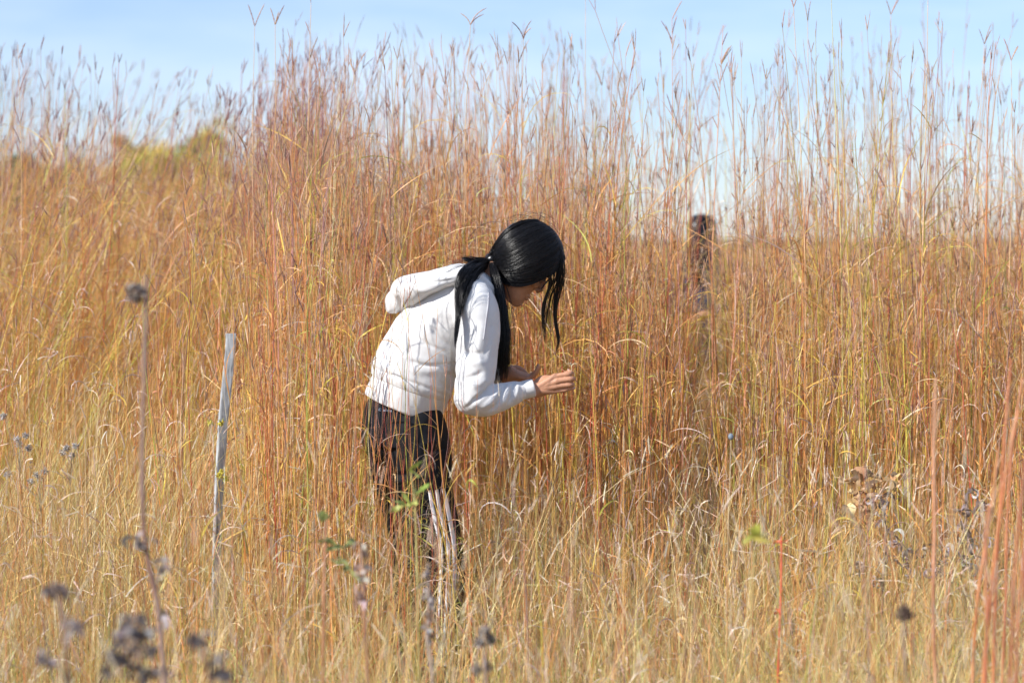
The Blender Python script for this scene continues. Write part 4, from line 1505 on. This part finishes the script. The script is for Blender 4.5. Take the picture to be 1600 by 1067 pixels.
# reddish orange stems crossing the right edge, close to the camera
for k, (pts, base, lab) in enumerate((
        ([(1592, 640), (1572, 740), (1556, 860), (1545, 960), (1536, 1067)], 4.6, 'rust orange grass stem leaning from the bottom to the right edge, leftmost of its bunch'),
        ([(1580, 560), (1570, 680), (1562, 800), (1556, 920), (1552, 1067)], 4.8, 'rust orange grass stem, straightest and tallest of the bunch near the right edge'),
        ([(1560, 700), (1548, 800), (1532, 900), (1524, 980), (1520, 1067)], 5.0, 'thinner rust orange grass stem low beside its bunch near the right edge'),
        ([(1604, 700), (1592, 820), (1584, 920), (1578, 1067)], 4.4, 'dark rust grass stem leaning behind the right side of its bunch'),
        ([(1462, 590), (1459, 700), (1460, 830), (1458, 960), (1462, 1067)], 4.9, 'upright pinkish orange grass stem standing left of the rust coloured bunch'),
        ([(1598, 590), (1584, 680), (1574, 800), (1572, 930), (1566, 1067)], 5.1, 'slim rust stem just right of the tallest one in the bunch at the right edge'),
        ([(1545, 790), (1540, 860), (1542, 960), (1540, 1067)], 4.5, 'short rust stem, lowest tip of the bunch at the right edge'),
        ([(1608, 780), (1600, 880), (1590, 980), (1588, 1067)], 4.2, 'broadest, most blurred rust stem at the very edge of the view'))):
    e, w_ = plant('rust_bluestem', pts, base, lab, 'grass stem', (.0026, .0036), ((.54, .19, .08), (.50, .17, .08), (.56, .23, .10), (.42, .15, .08), (.60, .30, .18), (.52, .20, .10), (.48, .18, .10), (.46, .17, .09))[k])
    one_tube('leaf_blade', [w_[1], w_[1] + Vector((.008, 0, .06)), w_[1] + Vector((.02, .01, .11)), w_[1] + Vector((.04, .01, .14))], [.0016, .002, .0014, .0004], (.56, .32, .18), e, n=12)

# goldenrod by the stake
e, w_ = plant('goldenrod', [(330, 655), (334, 700), (341, 760), (350, 860)], 6.7, 'weed with tiny yellow flower clusters growing against the wooden stake', 'wildflower', (.0010, .002), (.46, .36, .14))
for a, b in ((328, 661), (345, 660), (343, 743), (352, 748), (384, 790), (347, 738)):
    seed_clump('flower_cluster', P(a, b, -.02, 6.7), .0065, 34, [(2, (.80, .68, .08)), (1, (.62, .60, .12))], e, L=(.004, .009))
for a, b, c in ((334, 700, (328, 661)), (340, 752, (352, 748)), (341, 765, (384, 790)), (334, 700, (345, 660))):
    one_tube('twig', [P(a, b, 0, 6.7), P((a + c[0]) / 2, (b + c[1]) / 2 - 4, -.01, 6.7), P(c[0], c[1], -.02, 6.7)], [.001, .0008, .0006], (.48, .38, .16), e, n=8)
# asters gone to white fluff, at the left edge
PAL_FLUFF = [(3, (.66, .62, .60)), (2, (.48, .43, .42)), (1, (.82, .80, .78))]
for pts, heads, base, lab in (
        ([(112, 700), (110, 760), (106, 860)], [(105, 700), (118, 697), (112, 712), (98, 706)], 6.9, 'thin aster gone to white fluff, farthest right of the three at the left'),
        ([(60, 742), (64, 800), (66, 880)], [(56, 742), (70, 736), (62, 748), (48, 752)], 6.8, 'thin aster gone to white fluff, lowest of the three at the left'),
        ([(32, 682), (30, 740), (26, 840)], [(26, 686), (40, 680), (30, 694), (6, 650), (12, 742), (44, 700)], 6.7, 'larger fluffy white aster seed heads at the left edge')):
    e, w_ = plant('aster', pts, base, lab, 'wildflower', (.0010, .002), (.42, .32, .2))
    for a, b in heads:
        q = P(a, b, rng.uniform(-.02, .02), base)
        seed_clump('seed_head', q, .008, 46, PAL_FLUFF, e, L=(.004, .010), w=.0012)
        one_tube('twig', [w_[1], (w_[1] + q) / 2 + Vector((0, 0, .01)), q], [.001, .0008, .0006], (.42, .32, .2), e, n=7)
# withered broad-leaved plants, right
for pts, lv, base, lab, pal, W in (
        ([(1368, 745), (1362, 800), (1350, 880), (1345, 960)], [(1318, 752), (1330, 738), (1345, 735), (1358, 742), (1380, 752), (1402, 744), (1322, 790), (1345, 780), (1366, 800), (1350, 770)], 6.6,
         'withered plant with large curled tan leaves, uppermost of the dead plants at the right', PAL_BROWN, (.006, .012)),
        ([(1376, 775), (1384, 830), (1380, 900), (1378, 960)], [(1354, 778), (1374, 780), (1386, 786), (1380, 815), (1392, 835), (1404, 850), (1420, 862), (1440, 858), (1380, 860), (1410, 885), (1350, 885), (1370, 905)], 6.5,
         'withered plant with small silvery grey curled leaves under the tan leaved one', PAL_GREY, (.003, .007)),
        ([(1512, 770), (1508, 820), (1490, 880), (1480, 960)], [(1514, 768), (1500, 800), (1530, 785), (1540, 790), (1505, 830), (1522, 850), (1535, 840), (1474, 858), (1470, 880), (1500, 870), (1462, 895), (1490, 905), (1512, 880)], 6.5,
         'withered plant with silvery grey curled leaves behind the rust coloured stems', PAL_GREY, (.003, .007))):
    e, w_ = plant('withered_plant', pts, base, lab, 'dead plant', (.0025, .005), (.30, .20, .15))
    curled_leaves('leaves', [P(a, b, rng.uniform(-.06, .03), base) for a, b in lv], 5, (.035, .085), W, pal, e, droop=(2, 6))
    for a, b in lv[::2]:
        q = P(a, b, 0, base)
        k = min(w_, key=lambda m_: (m_ - q).length)
        one_tube('twig', [k, (k + q) / 2 + Vector((0, 0, .012)), q], [.0022, .0018, .001], (.30, .2, .15), e, n=7)

# grass stalks that stand clear of the rest against the sky
SKY_STALKS = [
    (1050, 30, 1046, 8.3, 'lone grass stalk with a small tuft rising highest left of the reddish plume'),
    (1130, 40, 1105, 8.0, 'thick reddish grass plume standing clear against the blue sky'),
    (1240, 12, 1268, 7.6, 'thin stalk with a forked dark seed head leaning left into the sky'),
    (1262, 35, 1265, 8.0, 'upright stalk with two parallel seed fingers beside the forked leaning one'),
    (1298, -20, 1330, 7.4, 'tall stalk leaving the top edge and green at its foot'),
    (1450, -10, 1432, 7.6, 'stout straight stalk leaving the top edge at the right'),
    (1392, 24, 1400, 8.4, 'fine stalk with a single tiny tuft between the two stalks that leave the top edge'),
    (1538, 70, 1500, 8.2, 'tuft tipped stalk bending right, near the right edge'),
    (1580, 95, 1572, 7.9, 'rightmost fine stalk hung with tiny beads of seed'),
    (735, 40, 712, 7.9, 'stalk with a spreading three fingered head above the hair'),
    (818, 62, 800, 8.0, 'stalk with a curved turkey foot seed head right above the hair'),
    (486, 5, 474, 7.9, 'tallest pale stalk rising from the purple heads at the left'),
    (398, 42, 396, 8.2, 'stalk with a brush shaped tip left of the tallest pale stalk'),
    (430, 40, 432, 8.1, 'stalk with a brush shaped tip next to the tallest pale stalk'),
    (915, -15, 905, 8.5, 'narrow stalk reaching the top edge right of the hair'),
    (28, 70, 34, 8.4, 'stalk with a dark purple brush at the far left'),
]
for px_, py_, bx_, base, lab in SKY_STALKS:
    tip = P(px_, py_, 0, base)
    b0 = Vector(((bx_ - 800) / F_PX * base, base, 0))
    e = empty('bluestem', b0, lab, 'grass stalk')
    pts = [tip]
    for k in (.8, .6, .4, .2, 0):
        q = b0.lerp(tip, k)
        bow = (1 - k) * k
        pts.append(q + Vector(((b0.x - tip.x) * bow * .6 + rng.normal(0, .004), rng.normal(0, .004), 0)))
    big = 'plume' in lab or 'stout' in lab
    ct = (.70, .34, .20) if 'reddish' in lab else ((.60, .52, .20) if 'green' in lab else (.70, .44, .24))
    one_tube('stem', pts, np.linspace(.0009, .0034 if big else .0026, 6), ct, e, n=26)
    s_ = Soup()
    P0 = np.array(tip)[None]
    T0 = nrm(np.array(tip - pts[1])[None])
    nf = 3 if 'forked' not in lab and 'parallel' not in lab else 2
    nh = 9 if 'plume' in lab else (6 if 'purple' in lab else nf)
    for k in range(nh):
        if 'plume' in lab or 'purple' in lab:
            kk = rng.uniform(.80, 1.0)
            st = np.array(pts[1].lerp(tip, (kk - .8) / .2))
        else:
            st = np.array(tip)
        az = k * 3.14 + rng.normal(0, .5)
        sp = .10 if 'parallel' in lab else rng.uniform(.15, .5)
        D = nrm(T0[0] + np.array([math.cos(az), math.sin(az), 0]) * sp)
        u = np.linspace(0, 1, 10)[:, None]
        ln = rng.uniform(.05, .09)
        bend_ = np.array([math.cos(az), math.sin(az), -.6]) * (.4 if 'turkey' in lab or 'spreading' in lab else .08)
        Qk = st + (D * u + bend_ * u ** 2) * ln
        zz = np.array([.3, 1.1, .8, 1.25, .85, 1.25, .8, 1.1, .8, .2]) * .0016
        tubes(s_, Qk[None], zz[None], np.repeat(pick(PAL_PURPLE if 'purple' in lab else PAL_HEAD, 1)[:, None], 10, 1), 4)
    s_.build('seed_head', M_GRASS, e)
    s_ = Soup()
    for k in range(3):
        kk = rng.uniform(.2, .62)
        st = np.array(b0.lerp(tip, kk) + Vector(((b0.x - tip.x) * kk * (1 - kk) * .6, 0, 0)))[None]
        Qk = curls(st, rng.uniform(0, 6.28, 1), rng.uniform(.8, 1.4, 1), rng.uniform(.4, 3, 1), rng.uniform(.12, .3, 1), 10)
        ribbons(s_, Qk, .0026 * (1 - np.linspace(0, 1, 10)[None] ** 2) + .0003, np.repeat(pick(PAL_LEAF, 1)[:, None], 10, 1))
    s_.build('leaves', M_GRASS, e)

# the sprig she holds
e = empty('grass_sprig', P(880, 640, -.12), 'pale grass sprig pinched between the fingertips of the person', 'grass sprig')
one_tube('stem', [P(893, 572, -.118), P(893, 580, -.120), P(890, 590, -.115), P(887, 612, -.11), P(884, 640, -.11), P(882, 700, -.10)], [.0007, .0008, .0009, .0010, .0011, .0012], (.72, .58, .30), e)
s_ = Soup()
for k in range(4):
    a = rng.uniform(0, 6.28)
    Qk = curls(np.array(P(893, 573, -.118))[None], np.array([a]), np.array([1.2]), np.array([rng.uniform(1, 3)]), np.array([.022]), 7)
    tubes(s_, Qk, np.array([[.4, 1.1, .8, 1.1, .8, .9, .2]]) * .0012, np.repeat(pick([(1, (.78, .66, .46))], 1)[:, None], 7, 1), 4)
s_.build('seed_head', M_GRASS, e)

# ================================================================== wooden stake
m, nt, b = new_mat('weathered_wood')
tc = nt.nodes.new('ShaderNodeTexCoord')
mp = nt.nodes.new('ShaderNodeMapping')
mp.inputs['Scale'].default_value = (1, 1, .06)
link(nt, tc.outputs['Object'], mp.inputs['Vector'])
n1 = noise(nt, 300, 6, vec=mp.outputs['Vector'])
r1 = ramp(nt, n1.outputs['Fac'], [(.30, (.14, .145, .15)), (.44, (.32, .335, .345)), (.68, (.50, .52, .53))])
link(nt, r1.outputs['Color'], b.inputs['Base Color'])
b.inputs['Roughness'].default_value = .85
bump(nt, b, n1.outputs['Fac'], .6, .0015)
M_WOOD = m
q = lerp_path([(361, 521), (360, 545), (357, 575), (354, 605), (351, 635), (348, 665), (346, 700), (343, 745), (341, 800), (339, 850), (337, 950), (335, 1085)], 60)
vs, fs = [], []
NS = 12
for i, (a, b_) in enumerate(q):
    c = np.array(P(a, b_, -.25))
    hw = .0148 - .0028 * min(1, max(0, (b_ - 600) / 200))
    tw = .12 + .4 * min(1, max(0, (b_ - 560) / 150))
    ex = np.array([math.cos(tw), math.sin(tw), 0])
    ey = np.array([-math.sin(tw), math.cos(tw), 0])
    for k in range(NS):
        th = 2 * math.pi * (k + .5) / NS
        co, si = math.cos(th), math.sin(th)
        jit = 1 + .03 * math.sin(i * .9 + k * 2.1) + .02 * math.sin(i * 2.3 + k)
        vs.append(c + ex * hw * math.copysign(abs(co) ** .28, co) * jit + ey * .0075 * math.copysign(abs(si) ** .28, si) * jit)
for i in range(len(q) - 1):
    for k in range(NS):
        k2 = (k + 1) % NS
        fs.append([i * NS + k, i * NS + k2, (i + 1) * NS + k2, (i + 1) * NS + k])
fs.append([k for k in range(NS)][::-1])
fs.append([(len(q) - 1) * NS + k for k in range(NS)])
stake = mesh_obj('wooden_stake', vs, fs, M_WOOD, None, smooth=False)
tag(stake, 'weathered grey wooden stake, bowed and leaning, standing in the grass', 'stake')


# ================================================================== distant trees
def tree(x, y, height, rad, label, pal, n=5200, group='trees on the horizon'):
    root = empty('tree', (x, y, 0), label, 'tree', group)
    s_ = Soup()
    N = 8
    t_ = np.linspace(0, 1, N)
    tr = np.stack([x + .1 * np.sin(t_ * 4), y + 0 * t_, t_ * height * .8], -1)[None]
    tubes(s_, tr, (.03 * height * (1 - .75 * t_))[None], np.full((1, N, 3), 1.0) * np.array([.16, .12, .09]), 8)
    ends = []
    K = 34
    for k in range(K):
        h0 = rng.uniform(.18, .72) * height
        az = rng.uniform(0, 6.28)
        L_ = rad * rng.uniform(.6, 1.0) * (1.15 - h0 / height * .6)
        up = rng.uniform(.35, 1.1)
        u = np.linspace(0, 1, 6)[:, None]
        st = np.array([x, y, h0])
        d = np.array([math.cos(az), math.sin(az), up])
        Qk = st + d * u * L_ + np.array([0, 0, -.12]) * u ** 2 * L_
        tubes(s_, Qk[None], (.010 * height * (1 - .8 * u[:, 0]))[None], np.full((1, 6, 3), 1.0) * np.array([.16, .12, .09]), 5)
        ends += [Qk[i] for i in (2, 3, 4, 5)]
    s_.build('trunk', M_STEM, root)
    ends = np.array(ends)
    ci = rng.choice(len(ends), n)
    cr_ = rng.uniform(.10, .24, len(ends)) * rad
    p_ = ends[ci] + nrm(rng.normal(0, 1, (n, 3))) * (rng.random((n, 1)) ** .5) * cr_[ci][:, None] * np.array([1.25, 1.25, .9])
    sz = rng.uniform(.035, .07, n) * rad
    a_, b2 = nrm(rng.normal(0, 1, (n, 3))), nrm(rng.normal(0, 1, (n, 3)))
    b2 = nrm(b2 - a_ * (a_ * b2).sum(1, keepdims=True))
    V_ = np.stack([p_ - a_ * sz[:, None], p_ + b2 * sz[:, None] * .55, p_ + a_ * sz[:, None], p_ - b2 * sz[:, None] * .55], 1)
    cl = pick(pal, len(ends), .18)[ci] * rng.normal(1, .1, (n, 1))
    s_ = Soup()
    s_.add(V_, np.arange(n * 4).reshape(n, 4), np.repeat(cl[:, None], 4, 1))
    s_.build('crown', M_GRASS, root)


tree((258 - 800) / F_PX * 70, 70, 4.7, 2.3, 'yellow green tree with a rounded crown at the left horizon', [(3, (.50, .45, .07)), (2, (.34, .38, .06)), (1, (.60, .44, .11))])
tree((80 - 800) / F_PX * 120, 120, 6.2, 2.8, 'dark green tree at the horizon, nearer the yellow green one', [(3, (.06, .11, .05)), (1, (.09, .14, .06))])
tree((12 - 800) / F_PX * 125, 125, 6.1, 2.8, 'dark green tree at the horizon, at the left edge of the view', [(3, (.06, .11, .05)), (1, (.10, .15, .06))])


# ================================================================== light and sky
SUN = Vector((-.69, -.42, .60)).normalized()
w = bpy.data.worlds.new('World')
SC.world = w
w.use_nodes = True
nt = w.node_tree
bg = nt.nodes['Background']
sky = nt.nodes.new('ShaderNodeTexSky')
sky.sky_type = 'NISHITA'
sky.sun_disc = False
sky.sun_elevation = math.asin(SUN.z)
sky.sun_rotation = math.atan2(SUN.x, SUN.y)
sky.air_density = 1.0
sky.dust_density = .1
sky.ozone_density = 5.0
tc = nt.nodes.new('ShaderNodeTexCoord')
mp = nt.nodes.new('ShaderNodeMapping')
mp.inputs['Scale'].default_value = (1.5, 1.5, 8)
mp.inputs['Rotation'].default_value = (0, R(9), 0)
link(nt, tc.outputs['Generated'], mp.inputs['Vector'])
n = noise(nt, 2.4, 7, vec=mp.outputs['Vector'], rough=.55)
cr = ramp(nt, n.outputs['Fac'], [(.30, (0, 0, 0)), (.72, (1, 1, 1))])
mu = nt.nodes.new('ShaderNodeMath')
mu.operation = 'MULTIPLY'
mu.inputs[1].default_value = .56
link(nt, cr.outputs['Color'], mu.inputs[0])
mx = nt.nodes.new('ShaderNodeMix')
mx.data_type = 'RGBA'
link(nt, mu.outputs[0], mx.inputs['Factor'])
tint = nt.nodes.new('ShaderNodeMix')
tint.data_type = 'RGBA'
tint.blend_type = 'MULTIPLY'
tint.inputs['Factor'].default_value = 1
tint.inputs['B'].default_value = (.90, .97, 1.17, 1)
link(nt, sky.outputs['Color'], tint.inputs['A'])
link(nt, tint.outputs['Result'], mx.inputs['A'])
mx.inputs['B'].default_value = (7.9, 8.8, 10.2, 1)
link(nt, mx.outputs['Result'], bg.inputs['Color'])
bg.inputs['Strength'].default_value = .09

sl = bpy.data.lights.new('sun', 'SUN')
sl.energy = 5.0
sl.angle = R(.5)
sl.color = (1, .965, .91)
so = bpy.data.objects.new('sun', sl)
COL.objects.link(so)
so.rotation_euler = SUN.to_track_quat('Z', 'Y').to_euler()

vs_ = SC.view_settings
vs_.view_transform = 'Standard'
vs_.look = 'None'
vs_.exposure = 0.52
vs_.gamma = 1.0
SC.cycles.max_bounces = 8
SC.cycles.transparent_max_bounces = 8
